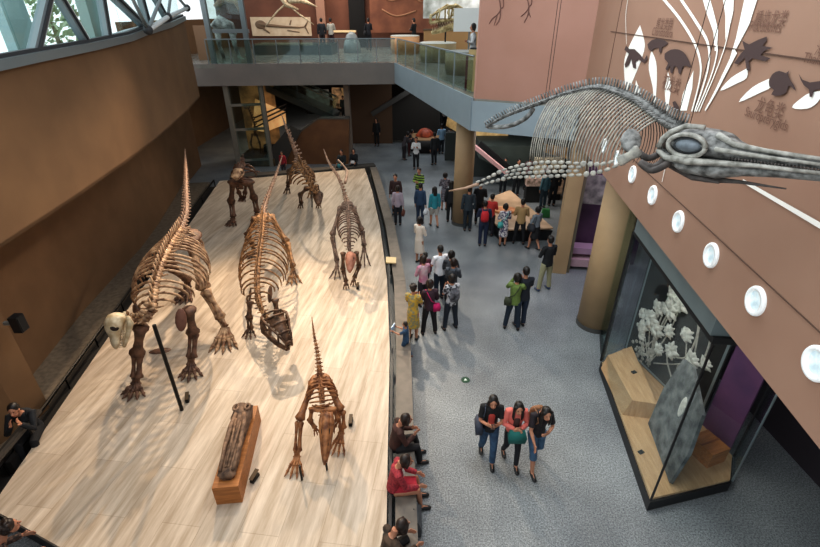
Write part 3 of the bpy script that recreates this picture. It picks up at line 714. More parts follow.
# F: front, long narrow snout
t, o = dino('dinosaur_skeleton', 'orange-brown skeleton with thin upright tail and narrow snout, nearest the camera', (322, 450, .45), GD)
spine(t, o, [(312, 318, 2.3), (314, 334, 2.15), (317, 350, 1.95), (319, 365, 1.75), (320, 378, 1.6)], [(320, 378, 1.6), (321, 388, 1.58), (322, 399, 1.5), (323, 411, 1.36)],
      [(323, 411, 1.36), (323.5, 418, 1.28)], .06, BONE_F, BONE_F, (11, .27, .36, .04, .016, .05, .98), .08, .06, tr=(.008, None), proc=.06)
skull(t, o, G(325.5, 438, 1.12), (.03, -.9, -.75), .84, .15, .15, BONE_F, .04, snout=.36)
limb(t, o, 'hind_leg', gp([(314, 380, 1.5), (299, 421, 1.1), (297, 452, .68), (297, 457, .6)]), .062, BONE_F, (-.02, -1, 0), .36, 4, 'hind_foot')
limb(t, o, 'hind_leg', gp([(327, 380, 1.5), (341, 411, 1.15), (342, 428, .75), (341, 434, .66)]), .062, BONE_F, (-.25, -1, 0), .36, 4, 'hind_foot')
limb(t, o, 'front_leg', gp([(312, 408, 1.35), (310, 421, 1.1), (315, 428, .95)]), .04, BONE_F, (.6, -1, 0), .12, 3, 'front_foot', gz=.85)
limb(t, o, 'front_leg', gp([(333, 408, 1.35), (338, 420, 1.1), (334, 426, .95)]), .04, BONE_F, (-.4, -1, 0), .12, 3, 'front_foot', gz=.85)
plate(t, o, 'pelvis', G(320, 381, 1.55), (0, 1, .1), .2, .2, .05, BONE_F)
plate(t, o, 'shoulder_girdle', G(323, 409, 1.36), (1, 0, 0), .24, .07, .05, BONE_F)
for (x, y, z0, z1) in ((302, 480, .45, .8), (327, 470, .45, .95), (341, 440, .45, .8)):
    p = G(x, y, z0); MB().tube([p, (p.x, p.y, z1)], .02, 6).build('support_rod', M_rod, t, origin=o)

# oak plinth with the dark fossil
pc = G(236, 455, .45)
BR = radians(6)
oak = thing('fossil_plinth', 'orange wooden block plinth standing on the plank platform', 'plinth', (-2.97, 5.55, .45), BR)
MB().box((0, 0, .2), (.40, 1.72, .4)).build('plinth_body', M_oakbox, oak)
fo = thing('fossil_specimen', 'dark grey-brown fossil skull slab lying on the orange wooden block', 'fossil', (-2.97, 5.55, .85), BR)
rings = []
for y, w, h in ((-.74, .09, .09), (-.7, .15, .13), (-.45, .15, .15), (-.1, .16, .17), (.25, .17, .2), (.5, .20, .25), (.68, .19, .26), (.78, .10, .16)):
    rings.append([(w*.88*cos(a)*(1+.14*sin(5*a+y*9)), y, .0+max(0, h*(.45+.55*sin(a))*(1+.12*cos(4*a+y*7)))) for a in [2*pi*k/18 for k in range(18)]])
MB().loft(rings).build('slab_body', mat('dark_fossil_rock', '8f7058', .75, 0, '46342a', 8, 8, .8), fo, True)
mb = MB()
for sg in (-1, 1):
    mb.tube([(sg*.10, -.66, .13), (sg*.12, -.2, .18), (sg*.11, .2, .20), (sg*.07, .45, .25)], [.03, .035, .045, .03], 7)
    mb.tube([(sg*.02, -.6, .15), (sg*.035, 0, .19), (sg*.05, .35, .22)], .022, 6)
    mb.tube([(sg*.1+.045*cos(q), .6+.07*sin(q), .24) for q in [k*pi/4 for k in range(9)]], .025, 6)
mb.build('bone_ridges', mat('fossil_ridge', '9c7c62', .7, 0, '5f4636', 10, 5, .5), fo, True)
# small info stands on platform
def info(px, py, rz, label, z=.45):
    p = G(px, py, z); t = thing('info_plaque', label, 'sign', tuple(p), rz, 'small dark plaques on the plank platform')
    MB().box((0, 0, .03), (.07, .18, .06)).build('stand', M_rod, t)
    MB().beam((-.0, -.1, .10), (0, .1, .13), .07, .012).build('plaque_face', mat('bronze_face', '57452f', .5, .2), t)
info(188, 400, .3, 'small dark plaque on the planks beside the tall black support rod')
info(255, 479, -.3, 'small dark plaque on the planks right of the orange wooden block')
info(351, 423, 0, 'small dark plaque on the planks right of the nearest skeleton')
info(358, 288, 0, 'small dark plaque on the planks in front of the slender skeleton')
t = thing('info_sign', 'pale wooden sign angled over the right edge of the platform', 'sign', tuple(G(391, 262, .5)), 0)
MB().box((0, 0, -.2), (.05, .05, .5)).build('sign_post', M_rod, t)
MB().hexa([(-.16, -.13, .02), (.16, -.13, .0), (.16, .13, .06), (-.16, .13, .08), (-.16, -.13, .06), (.16, -.13, .04), (.16, .13, .10), (-.16, .13, .12)]).build('sign_board', mat('pale_sign', 'd6bd8c', .5), t)

# ================================================================== ICHTHYOSAUR
org = AT(650, 130, 4.0)
t = thing('ichthyosaur_skeleton', 'grey marine reptile skeleton with huge long-snouted skull hanging before the mural wall', 'skeleton', tuple(org))
def tt(x): return 5.8+(x-505)*(4.05-5.8)/(685-505)
sp = [(487, 126), (503, 117), (520, 110), (545, 101), (570, 93), (597, 88), (618, 92), (638, 101), (655, 113), (668, 122), (684, 130)]
path = smooth_path([tuple(AT(x, y, tt(x))) for x, y in sp], 6)
mb = MB(); fr = vertebrae(mb, path, .022, .060, .036, .075, .05); mb.build('backbone', BONE_I, t, True, org)
n = 36; fr2 = [f for f in fr if f[5] > .33]
for k in range(n):
    q = k/(n-1); gi = q*(len(fr2)-9); g0 = fr2[int(gi)]; g1 = fr2[int(gi)+1]; p, f, sd, up, _, _ = g0; p = p.lerp(g1[0], gi-int(gi))
    dep = .46+.30*sin(pi*min(1, q*.62+.22)); w = .20+.20*sin(pi*(q*.8+.1))
    if q > .8: dep *= 1-(q-.8)*1.9
    for sg in (-1, 1):
        pts = []
        for j in range(10):
            a = j/9
            pts.append(p+sd*sg*(w*sin(a*2.0)*1.0+.0)-V((0, 0, 1))*dep*(a**1.35)-f*.05*a)
        MB().tube(pts, [q_*(1 if sg > 0 else .6) for q_ in (.012, .010, .0095, .009, .009, .0085, .008, .0075, .007, .004)], 5).build('rib', BONE_IW if sg > 0 else BONE_ID, t, True, org)
# tail end: dark open strand
mb = MB(); mb.tube([tuple(AT(x, y, tt(x)+.05)) for x, y in smooth_path([(486, 127), (502, 127), (515, 124), (527, 117), (534, 108)], 3)], [.012]+[.028]*11+[.02], 6)
mb.build('tail_strand', BONE_I, t, True, org)
# skull
A = AT(669, 146, 4.15); B = AT(850, 170, 3.05); D = (B-A); f, s_, u = frame(D)
L = D.length
prof = [(-.02, .05, .02, -.05), (.03, .13, .12, -.09), (.10, .17, .20, -.12), (.20, .185, .235, -.15), (.30, .175, .225, -.165), (.38, .15, .20, -.165), (.44, .115, .14, -.155), (.52, .085, .095, -.14), (.64, .065, .075, -.115), (.8, .055, .065, -.09), (1.0, .045, .055, -.075), (1.08, .03, .03, -.05)]
rings = []
for x, w, zt, zb in prof:
    rings.append([A+f*x*L+s_*(w*cos(a)*(1 if sin(a) < .2 else .85))+u*((zt*.78+zb*.25)/2+(zt*.78-zb*.25)/2*sin(a)) for a in [2*pi*k/20 for k in range(20)]])
sk = MB().loft(rings).build('skull', BONE_I, t, True, org)
NEAR = 1
# jaw
rings = []
for x, w, zt, zb in ((-.05, .05, .0, -.05), (.04, .15, -.01, -.12), (.2, .185, -.03, -.20), (.38, .155, -.035, -.20), (.52, .095, -.03, -.15), (.7, .07, -.028, -.12), (1.0, .05, -.025, -.09), (1.08, .03, -.02, -.05)):
    rings.append([A+f*x*L+s_*(w*cos(a))+u*((zt+zb)/2+(zt-zb)/2*sin(a)) for a in [2*pi*k/16 for k in range(16)]])
MB().loft(rings).build('jaw', BONE_I, t, True, org)
mb = MB(); mb.tube([A+f*x*L+s_*NEAR*w+u*z for x, w, z in ((.0, .14, -.02), (.1, .19, -.06), (.25, .205, -.06), (.42, .15, -.05), (.6, .095, -.04), (1.0, .06, -.03))], [.02, .028, .03, .024, .018, .012], 7)
mb.tube([A+f*x*L+s_*NEAR*w+u*z for x, w, z in ((.38, .145, .05), (.5, .105, .035), (.7, .075, .025), (1.0, .055, .02))], [.02, .018, .014, .01], 7)
mb.tube([A+f*x*L+s_*NEAR*w+u*z for x, w, z in ((.36, .11, .155), (.46, .08, .09), (.62, .05, .065), (1.0, .04, .05))], [.025, .022, .018, .012], 7)
mb.tube([A+f*x*L+s_*NEAR*w+u*z for x, w, z in ((.0, .13, .0), (.02, .12, .08), (.07, .13, .14), (.16, .12, .20), (.28, .12, .20))], [.03, .03, .028, .022, .02], 7)
mb.build('cheek_bars', mat('pale_blue_grey_bone', 'b3b1aa', .6, 0, '78766f', 16, 7, .5), sk, True, None)
for c_ in sk.children:
    for v_ in c_.data.vertices: v_.co -= org
rm = Matrix((f, s_, u)).transposed(); oc = A+f*.215*L+s_*NEAR*.135+u*.055
o_ = MB().ell(oc-org, (.155, .06, .078), rm, 20, 10).build('eye_socket_shade', mat('shadow_grey_socket', '4a4d51', .8, 0, '37393c', 9), sk, True)  # dark ellipsoid paints the shade inside the orbit
mb = MB().tube([oc-org+f*.165*cos(q)+s_*NEAR*(.045)+u*.088*sin(q) for q in [2*pi*k/20 for k in range(21)]], .02, 7)
mb.build('orbit_rim', mat('pale_blue_grey_bone', 'aab2b3'), sk, True)
o_ = MB().ell(oc-org+s_*NEAR*.035+f*.01, (.11, .045, .05), rm, 16, 8).build('eye_ring_plates', mat('steel_grey_plates', '7a838b', .5, .1, '676f76', 20), sk, True)
MB().ell(A-org+f*.055*L+s_*NEAR*.125+u*.03, (.04, .04, .035), rm).build('temporal_opening_shade', M_socket_shade, sk, True)  # dark blob paints the shade of an opening that is not cut
mb = MB()
for k in range(34):
    x = .46+.56*k/33; w = .105-.045*min(1, (x-.46)/.5)
    mb.tube([A+f*x*L+s_*NEAR*w*1.02+u*(-.004), A+f*x*L+s_*NEAR*w*1.05-u*.028], [.009, .002], 5)
mb.build('teeth', BONE_ID, t, True, org)
mb = MB(); mb.tube([A+f*x*L+s_*NEAR*.0+u*z for x, z in ((.1, -.18), (.3, -.225), (.5, -.2), (.75, -.19))], [.03, .03, .015, .005], 7)
mb.tube([A+f*x*L+s_*NEAR*.08+u*z for x, z in ((.05, -.14), (.25, -.21), (.42, -.215))], [.02, .028, .01], 7)
mb.build('throat_bones', BONE_ID, t, True, org)
# shoulder girdle
def pl(name, px, py, tq, L_, W_, T_, m, rot=0.0):
    c = AT(px, py, tq); vd = -(V(ray(px, py))).normalized(); f2, s2, u2 = frame((cos(rot), -sin(rot)*.6, -sin(rot)*.8), vd)
    MB().ell(c, (L_, W_, T_), Matrix((f2, s2, u2)).transposed(), 18, 8).build(name, m, t, True, org)
pl('paddle_plate', 631, 141, 4.2, .115, .085, .03, BONE_I, 1.5)
mb = MB()
for P in ([(640, 162, 4.1), (652, 167, 4.05), (663, 161, 4.05), (670, 150, 4.1)], [(636, 150, 4.2), (648, 158, 4.15), (662, 152, 4.15), (668, 143, 4.15)], [(640, 162, 4.1), (650, 170, 4.05), (660, 168, 4.0), (672, 160, 4.0)]):
    mb.tube([tuple(AT(*p)) for p in smooth_path(P, 3)], [.03]*10, 7)
mb.build('shoulder_girdle', BONE_ID, t, True, org)
# flipper of small plates
fl = thing('flipper', 'x', 'x'); bpy.data.objects.remove(fl)
fp = smooth_path([tuple(AT(*p)) for p in [(640, 150, 4.15), (622, 160, 4.25), (604, 167, 4.4), (585, 169, 4.6), (560, 169, 4.8), (535, 170, 5.05), (510, 173, 5.3), (492, 179, 5.5), (478, 184, 5.65)]], 5)
mb = MB(); P = [V(p) for p in fp]; k = 0
mb.tube(P[:7], [(.05, .02), (.06, .022), (.05, .02), (.04, .018), (.045, .018), (.05, .018), (.045, .018)], 8, side=(0, 0, 1))
dl = [0]
for a_, b_ in zip(P[6:], P[7:]): dl.append(dl[-1]+(b_-a_).length)
def pat(s_):
    i = 1
    while i < len(dl)-1 and dl[i] < s_: i += 1
    return P[5+i].lerp(P[6+i], (s_-dl[i-1])/max(1e-6, dl[i]-dl[i-1])), (P[6+i]-P[5+i]).normalized()
N_ = 22
for i in range(N_):
    q = i/(N_-1); st_ = dl[-1]/N_; wd = .026+.048*sin(pi*min(1, q*1.05))**1.2
    nr = 2 if q < .22 else (4 if q < .8 else 2)
    for row in range(nr):
        c, tdir = pat(st_*(i+.5+(.35 if row % 2 else 0)))
        wv = V((0, 0, 1)) - tdir*tdir.z; wv.normalize(); vd = tdir.cross(wv)
        mb.ell(c+wv*((row/(nr-1))-.5)*2*wd, (st_*.46, wd*(.62 if nr == 2 else .30), .014), Matrix((tdir, wv, vd)).transposed(), 8, 5)
flo = mb.build('flipper', BONE_IW, t, True, org)
MB().tube([P[-1]-org, AT(466, 188, 5.8)-org, AT(449, 191, 5.95)-org], [.02, .016, .008], 6).build('flipper_tip', BONE_T, flo, True)
# suspension cables
for (x, y, tq, x2) in ((548, 98, tt(548), 551), (545, 99, tt(545), 547), (690, 124, 4.02, 705), (676, 124, 4.1, 682)):
    p = AT(x, y, tq); tag(MB().tube([p, (p.x, p.y, 10.9)], .003, 5).build('hanging_cable', M_rod, None, False, p), {548: 'thin dark cable holding the ichthyosaur tail end, right of its twin', 545: 'thin dark cable holding the ichthyosaur tail end, left of its twin', 690: 'thin dark cable rising from the ichthyosaur skull', 676: 'thin dark cable rising from the ichthyosaur neck'}[x], 'cable', 'cables holding up the ichthyosaur')

# ================================================================== GLASS FOSSIL CASE
FA = [(3.97, 4.87), (4.41, 8.4), (5.25, 9.0), (5.88, 5.75), (5.54, 5.24)]
case = thing('glass_display_case', 'tall glass case on a black base holding crinoid fossils, right of the thick column', 'display case', (4.7, 6.8, 0))
co = (4.7, 6.8, 0)
def shrink(P, k): return [(4.9+(a-4.9)*k, 6.6+(b-6.6)*k) for a, b in P]
MB().prism(FA, 0, .22).build('black_base', M_dark, case, origin=co)
MB().prism(shrink(FA, .975), .22, .27).build('plywood_deck', M_ply, case, origin=co)
MB().prism(FA, 3.52, 3.75).build('top_frame', M_black, case, origin=co)
for i in range(5):
    a = V(FA[i]); b = V(FA[(i+1) % 5])
    if i != 2: MB().wall([tuple(a), tuple(b)], .27, 3.52, .012, -1).build('glass_pane', M_glass, case, origin=co)
for i, w in ((0, .025), (1, .04), (3, .03), (4, .025)):
    MB().box((FA[i][0], FA[i][1], 1.9), (w, w, 3.25), .3).build('corner_post', M_dark if i != 4 else M_steel, case, origin=co)
# crinoid panel along the back
bA = V((5.17, 8.85)); bB = V((5.72, 6.55)); e = (bB-bA).normalized(); nn = V((-e.y, e.x)); nn = nn if nn.x < 0 else -nn
cr = thing('crinoid_fossil_panel', 'black framed panel of white sea-lily fossils inside the glass case', 'fossil panel', ((bA.x+bB.x)/2, (bA.y+bB.y)/2, .3))
cro = cr.location
MB().wall([tuple(bA), tuple(bB)], .3, 3.3, .05, 1).build('backing', mat('charcoal_rock', '1e1c1c', .7, 0, '121112', 6, 6, .3), cr, origin=cro)
def PB(s_, z, off=.03): p = bA+e*s_+nn*off; return V((p.x, p.y, z))
LL = (bB-bA).length
mb = MB()
for a, b in ((PB(.05, .34), PB(LL-.05, .34)), (PB(.05, 3.25), PB(LL-.05, 3.25)), (PB(.05, .34), PB(.05, 3.25)), (PB(LL-.05, .34), PB(LL-.05, 3.25))): mb.beam(a, b, .05, .05, (nn.x, nn.y, 0))
mb.build('frame', M_steel, cr, origin=cro)
rr = random.Random(5)
mb = MB(); nm = V((nn.x, nn.y, 0)); em = V((e.x, e.y, 0)); rmx = Matrix((em, V((0, 0, 1)), nm)).transposed()
blooms = [(.35, 1.15, .16), (.5, 1.5, .2), (.75, 1.35, .17), (.62, 1.85, .15), (.9, 2.0, .2), (.85, 2.35, .15), (1.05, 2.6, .14), (1.1, 2.25, .18), (.25, 1.45, .11), (1.05, 1.55, .13), (1.25, 1.2, .17), (1.45, 1.75, .16), (1.75, 1.35, .17), (2.05, 1.5, .13), (.95, 1.0, .13), (1.6, 2.3, .12), (.4, .95, .1)]
for x, z, r_ in blooms:
    c = PB(x, z, .05); r_ *= 1.15; mb.ell(c, (r_*.7, r_*.85, .025), rmx, 10, 6)
    for k in range(9):
        a = 2*pi*k/9+rr.random()*.4; l = r_*rr.uniform(.75, 1.15)
        q = c+em*cos(a)*l+V((0, 0, sin(a)*l*1.1)); mb.tube([c, c.lerp(q, .6)+nm*.02, q], [r_*.30, r_*.28, r_*.08], 5, side=em)
mb.build('crinoid_blooms', M_fossil, cr, True, cro)
mb = MB()
for x, z, r_ in blooms:
    x0 = .55+rr.uniform(-.25, .35) if x < 1.3 else rr.uniform(.9, 1.9)
    mb.tube([tuple(p) for p in smooth_path([tuple(PB(x, z, .05)), tuple(PB((x*.6+x0*.4)+rr.uniform(-.1, .1), z*.6+.2, .05)), tuple(PB(x0, .5+rr.uniform(-.1, .1), .05))], 5)], .016, 5)
for s0 in (1.4, 1.7): mb.tube([tuple(p) for p in smooth_path([tuple(PB(s0-.1, 2.7, .05)), tuple(PB(s0+.25, 2.0, .05)), tuple(PB(s0+.2, 1.3, .05)), tuple(PB(s0-.2, 1.0, .05)), tuple(PB(s0+.1, .6, .05))], 6)], .02, 5)
mb.build('crinoid_stems', mat('grey_white_fossil', 'b5b0a6', .7, 0, '8e8a82', 14), cr, True, cro)
mb = MB()
for k in range(40):
    mb.ell(PB(.6+rr.gauss(0, .17), .62+rr.gauss(0, .13), .05), (.05, .05, .02), rmx, 6, 4)
mb.build('crinoid_roots', mat('grey_white_fossil', 'b5b0a6'), cr, True, cro)
# purple return panel
pp = MB().wall([(5.74, 6.5), (5.86, 5.85)], .27, 3.4, .03, 1).build('purple_panel', mat('case_purple', '6d4468', .6, 0, '54365a', 1.5), case, origin=co)
# wedge bench
wb = thing('wooden_step', 'pale plywood step block at the far end inside the glass case', 'plinth', (4.7, 7.7, .27))
q = [G(604, 362, .27), G(640, 418, .27), G(665, 400, .27), G(628, 350, .27)]
p0 = [V((4.32, 8.15, .27)), V((4.25, 6.75, .27)), V((4.85, 6.62, .27)), V((5.10, 8.5, .27))]
MB().hexa([tuple(v_) for v_ in p0]+[(4.38, 8.12, .66), (4.36, 6.75, .66), (4.8, 6.65, .66), (5.05, 8.45, .66)]).build('step_body', M_ply, wb, origin=wb.location)
for x, y in ((634, 372), (641, 452)):
    tag(MB().box((0, 0, 0), (.10, .07, .02), .4).build('case_label', M_black, None), 'small black caption plate on the plywood %s inside the glass case' % ('step' if y < 400 else 'deck'), 'caption').location = G(x, y, .67 if y < 400 else .285)
# leaning stone slab
sb = thing('stone_slab', 'dark grey slab with a pale oval fossil leaning inside the glass case', 'fossil', (4.75, 6.0, .3))
ptsS = [(652, 420, .3), (672, 484, .3), (700, 425, 1.3), (708, 400, 1.75), (690, 352, 2.0), (683, 362, 1.9), (668, 385, 1.2)]
bl = G(651, 424, .29); br = G(673, 484, .29); ev = (br-bl); upv = V((.26, .18, 1.28))
sh2 = [bl, br, br+upv*.55+ev*.05, br+upv*1.05-ev*.05, bl+upv*1.28+ev*.35, bl+upv*1.2+ev*.1, bl+upv*.6-ev*.03]
nS = ev.cross(upv).normalized()
MB().slab(sh2, nS*.06).build('slab_body', M_stone, sb, origin=sb.location)
cc = bl+upv*.80+ev*.55; sgn = -1 if nS.dot(V((0, 0, H))-cc*0+V((-cc.x, -cc.y, -cc.z))) < 0 else 1
fS = upv.normalized()
MB().ell(cc+(nS*.065 if sgn > 0 else -nS*.005), (.20, .09, .012), Matrix((fS, ev.normalized(), nS)).transposed(), 16, 6).build('oval_fossil', M_fossil, sb, True, sb.location)
# orange box
ob = thing('wooden_box', 'orange-brown wooden box on the near right corner of the case deck', 'box', (5.36, 5.78, .27), radians(20))
MB().box((0, 0, .17), (.42, .46, .34)).build('box_body', M_oakbox, ob)
MB().box((0, .0, .345), (.43, .03, .012)).build('box_strap', mat('brown_strap', '8a4f2a', .5), ob)
# glass partition between column and case
gp_ = thing('glass_partition', 'dark framed glass screen between the thick column and the glass case', 'glass screen', (4.9, 9.6, 0))
MB().wall([(4.62, 8.85), (5.15, 10.4)], .1, 3.75, .015, -1).build('glass_pane', M_glassg, gp_, origin=gp_.location)
for p in ((4.62, 8.75), (5.15, 10.4)): MB().box((p[0], p[1], 1.9), (.05, .05, 3.75)).build('post', M_dark, gp_, origin=gp_.location)
MB().beam((4.62, 8.75, .06), (5.15, 10.4, .06), .06, .12).build('bottom_rail', M_dark, gp_, origin=gp_.location)
# dark purple exhibit wall behind case
struct(MB().wall([(7.4, 1.5), (7.0, 9.5)], 0, 4.2, .1, 1).build('wall_exhibit', mat('blackish_purple', '2a2229', .8)))
# purple exhibit behind the column with lilac plinth + screen
ex = thing('exhibit_booth', 'dark purple exhibit alcove with a lilac ledge behind the tan pillar', 'exhibit', (6.2, 13.6, 0)); exo = ex.location
MB().wall([(5.1, 13.95), (7.4, 13.6)], 0, 4.2, .1, -1).build('back_panel', M_purple, ex, origin=exo)
MB().box((6.05, 13.5, .62), (1.9, .45, .2), -.15).build('ledge', M_lilac, ex, origin=exo)
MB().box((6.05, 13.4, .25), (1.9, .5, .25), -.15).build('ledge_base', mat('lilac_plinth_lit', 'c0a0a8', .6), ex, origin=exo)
o_ = MB().box(tuple(AY(597, 190, 13.5)), (.75, .06, .9), -.23).build('exhibit_screen', mat('grey_screen_picture', '9a9690', .5, 0, '3c3a3c', 3, 3, kind='noise'), ex); o_.data.transform(Matrix.Translation(-V(exo)))

# ================================================================== FLOOR STICKER, SPEAKER, ETC
p = G(465.5, 380); t = thing('floor_sticker', 'round green floor sticker with a white mark on the grey floor', 'sticker', (p.x, p.y, 0))
MB().lathe((0, 0, 0), [(.10, 0), (.10, .006)], 28).build('disc', mat('dark_green_sticker', '14452e', .4), t)
MB().tube([(-.03, -.03, .009), (.0, .04, .009), (.03, -.02, .009)], [(.012, .002)]*3, 6, side=(1, 0, 0)).ell((.0, 0, .009), (.022, .03, .002)).build('white_mark', mat('sticker_white', 'd8e8d8', .5), t)
sp_ = AT(17, 320, 9.4); 
t = thing('wall_speaker', 'black box loudspeaker fixed on the brown pier at left', 'speaker', tuple(sp_))
d = ray(17, 320); tq = (-7.38-.0)/d[0] if d[0] else 1
d_ = V(ray(17, 320)); tpier = 7.1/d_.y; 
# pier face x=-7.3 plane
k_ = -7.22/d_.x; sp2 = d_*k_+V((0, 0, H)); t.location = sp2+V((.1, -.1, 0))
MB().box((0, 0, 0), (.16, .18, .32)).build('cabinet', M_dark, t); MB().box((.083, 0, 0), (.01, .15, .29)).build('grille', M_black, t); MB().box((-.16, 0, 0), (.2, .06, .06)).build('bracket', M_steel, t)

# ================================================================== BALUSTRADES
def balustrade(label, pts, n, cat='railing', lean=0):
    t = thing('glass_balustrade', label, cat, (pts[0][0], pts[0][1], 5.1)); o = t.location
    for i in range(len(pts)-1):
        a = V(pts[i]); b = V(pts[i+1])
        for k in range(n[i]):
            p = a.lerp(b, k/n[i]); q = a.lerp(b, (k+1)/n[i])
            MB().wall([tuple(p.lerp(q, .03)), tuple(p.lerp(q, .97))], 5.16, 6.15, .015, -1).build('glass_pane', M_glassg, t, origin=o)
            MB().box((p.x, p.y, 5.62), (.04, .04, 1.05)).build('post', M_steel, t, origin=o)
        MB().tube([(a.x, a.y, 6.18), (b.x, b.y, 6.18)], .025, 8).build('handrail', M_steel, t, origin=o)
balustrade('green tinted glass balustrade along the grey gallery edge at the back', [(-9.6, 24.32), (-5.3, 24.8), (-.72, 25.2)], [4, 5])
balustrade('green tinted glass balustrade along the diagonal blue-grey balcony', [(-.62, 25.0), (1.86, 14.9)], [6])

# ================================================================== UPPER GALLERY CONTENT
def framed(name, label, cat, c, w, h, m, mf, th=.08, rz=0.0):
    t = thing(name, label, cat, tuple(c), rz)
    MB().box((0, 0, 0), (w, th, h)).build('panel', m, t)
    if mf:
        for dx, dz, ww, hh in ((0, h/2, w, .08), (0, -h/2, w, .08), (w/2, 0, .08, h), (-w/2, 0, .08, h)): MB().box((dx, -.03, dz), (ww, th+.05, hh)).build('frame', mf, t)
    return t
a = AY(250, 17, 37.4); b = AY(312, 36, 37.4); c = (a+b)/2
t = framed('fish_fossil_panel', 'long cream panel with a billed fish skeleton on the terracotta gallery wall', 'fossil panel', c, b.x-a.x, a.z-b.z, mat('cream_panel', 'd9c6ac', .7, 0, 'c9b294', 2, emit=.1), None)
w_ = b.x-a.x; h_ = a.z-b.z
mb = MB(); mb.tube([(-w_*.42, -.06, h_*.15), (-w_*.3, -.06, h_*.1), (0, -.06, .0), (w_*.3, -.06, -h_*.05), (w_*.4, -.06, -.02)], [.03, .11, .08, .05, .04], 8)
mb.tube([(w_*.4, -.06, 0), (w_*.47, -.06, h_*.35)], [.06, .02], 6); mb.tube([(w_*.4, -.06, 0), (w_*.45, -.06, -h_*.38)], [.06, .02], 6)
mb.ell((-w_*.34, -.06, h_*.1), (.38, .05, .28)); mb.tube([(-w_*.3, -.06, -h_*.1), (-w_*.2, -.06, -h_*.35)], [.08, .03], 6); mb.tube([(w_*.15, -.06, h_*.1), (w_*.18, -.06, h_*.35)], [.05, .03], 6)
mb.tube([(w_*.1, -.06, -h_*.2), (w_*.3, -.06, -h_*.3)], [.04, .03], 6)
mb.build('fish_skeleton', mat('sepia_fossil', '7f6852', .7), t, True)
# flying reptile
c = AY(287, 5, 34); t = thing('pterosaur_skeleton', 'pale flying reptile skeleton hanging above the cream fish panel', 'skeleton', tuple(c))
mb = MB(); mb.tube([(-.4, 0, .5), (0, 0, 0), (.7, 0, -.25)], [.12, .16, .05], 7); mb.build('body', BONE_W, t, True)
for sg, P in ((-1, [(0, 0, .1), (-.6, 0, -.3), (-1.2, -.2, -.9), (-1.5, -.2, -1.2)]), (1, [(0, 0, .1), (.7, 0, -.5), (1.2, -.2, -.8), (1.6, -.1, -1.1)])): MB().tube(P, [.06, .05, .05, .02], 6).build('wing', BONE_W, t, True)
MB().tube([(.1, 0, .2), (1.0, 0, .25), (1.9, 0, -.1)], [.12, .16, .02], 6, side=(0, 0, 1)).build('skull', BONE_W, t, True)
# poster left + glass frame panels (tall grey frame)
fr_ = thing('steel_frame', 'tall grey steel frame standing on the gallery at the left end of the slab', 'frame', (-9.4, 24.6, 5.1)); fo_ = fr_.location
def post_px(x, y0, y1, Y, w=.22):
    A = AY(x, y1, Y); return MB().box((A.x, Y, (5.1+11)/2), (w, .2, 5.9))
for x, y in ((213, 55), (249, 55)): post_px(x, 0, y, 24.7).build('post', M_steel, fr_, origin=fo_)
for yy in (31,): A = AY(213, yy, 24.7); B = AY(249, yy, 24.7); MB().beam(A, B, .16, .16).build('cross_bar', M_steel, fr_, origin=fo_)
A = AY(213, 60, 24.75); B = AY(249, 60, 24.75)
MB().box(((A.x+B.x)/2, 24.75, 7.7), (B.x-A.x, .02, 5.2)).build('glass_pane', M_glassg, fr_, origin=fo_)
A = AY(214, 0, 30); B = AY(247, 29, 30)
t = framed('painted_poster', 'dark red poster with a pale creature seen through the tall steel frame', 'poster', ((A.x+B.x)/2, 30, (A.z+B.z)/2+.6), B.x-A.x, A.z-B.z+1.2, mat('maroon_poster', '6a4038', .6, 0, '3f2a28', .8), None)
c = (A+B)/2; MB().tube([(-.8, -.06, -.2), (-.2, -.06, .2), (.5, -.06, .15), (.7, -.06, -.6), (.75, -.06, -.9)], [.1, .25, .3, .14, .05], 8).build('creature_picture', mat('poster_pale', 'b9a58c', .7, 0, '8a5c4a', 3), t, True)
A = AY(216, 35, 28); B = AY(240, 62, 28)
t = thing('white_statue', 'white and grey sculpted animal behind the glass of the tall steel frame', 'statue', (( A.x+B.x)/2, 28, 5.1))
mb = MB(); mb.tube([(-.6, 0, 1.5), (-.2, 0, 1.75), (.3, 0, 1.5), (.5, 0, 1.1)], [.18, .33, .3, .12], 9); mb.tube([(-.4, 0, 1.4), (-.45, 0, .6), (-.3, 0, 0)], [.2, .12, .1], 8); mb.tube([(.35, 0, 1.3), (.4, 0, .6), (.55, 0, 0)], [.2, .12, .1], 8)
mb.build('figure', mat('white_marbled', 'd8dadb', .5, 0, '565a5e', 3), t, True)
t = thing('wood_panel', 'lit beige door panel behind the left end of the gallery', 'panel', (AY(205, 48, 27).x, 27, 5.1)); MB().box((0, 0, .8), (.8, .1, 1.6)).build('board', mat('beige_door', '9a775a', .6), t)
# low counters along gallery
A = AY(252, 44, 33); B = AY(322, 52, 33)
t = thing('gallery_counter', 'dark green-blue low glass counter below the cream fish panel', 'counter', (-6.9, 31.5, 5.1))
MB().box((0, 0, .25), (4.6, 2.6, .5)).build('body', mat('dark_teal_counter', '2b4142', .4), t); MB().box((0, 0, .53), (4.7, 2.7, .05)).build('glass_top', M_glassg, t)
t = thing('display_plinth', 'small cream caption plinth between the gallery visitors', 'plinth', (AY(345, 30, 36).x, 36, 5.1)); MB().box((0, 0, .5), (1.6, .5, 1.0)).build('body', mat('maroon_plinth', '6d4a3c', .7), t); MB().box((0, -.1, 1.05), (1.5, .5, .12)).build('caption_board', mat('cream_caption', 'e0c89c', .6, emit=.3), t)
t = thing('glass_cover', 'pale grey rounded glass cover on the gallery floor between the visitors', 'display case', (AY(352, 45, 32).x, 32, 5.1)); MB().lathe((0, 0, 0), [(.55, 0), (.5, .5), (.3, 1.0), (.1, 1.15)], 16).build('cover', mat('pale_grey_cover', '8d9698', .3), t, True)
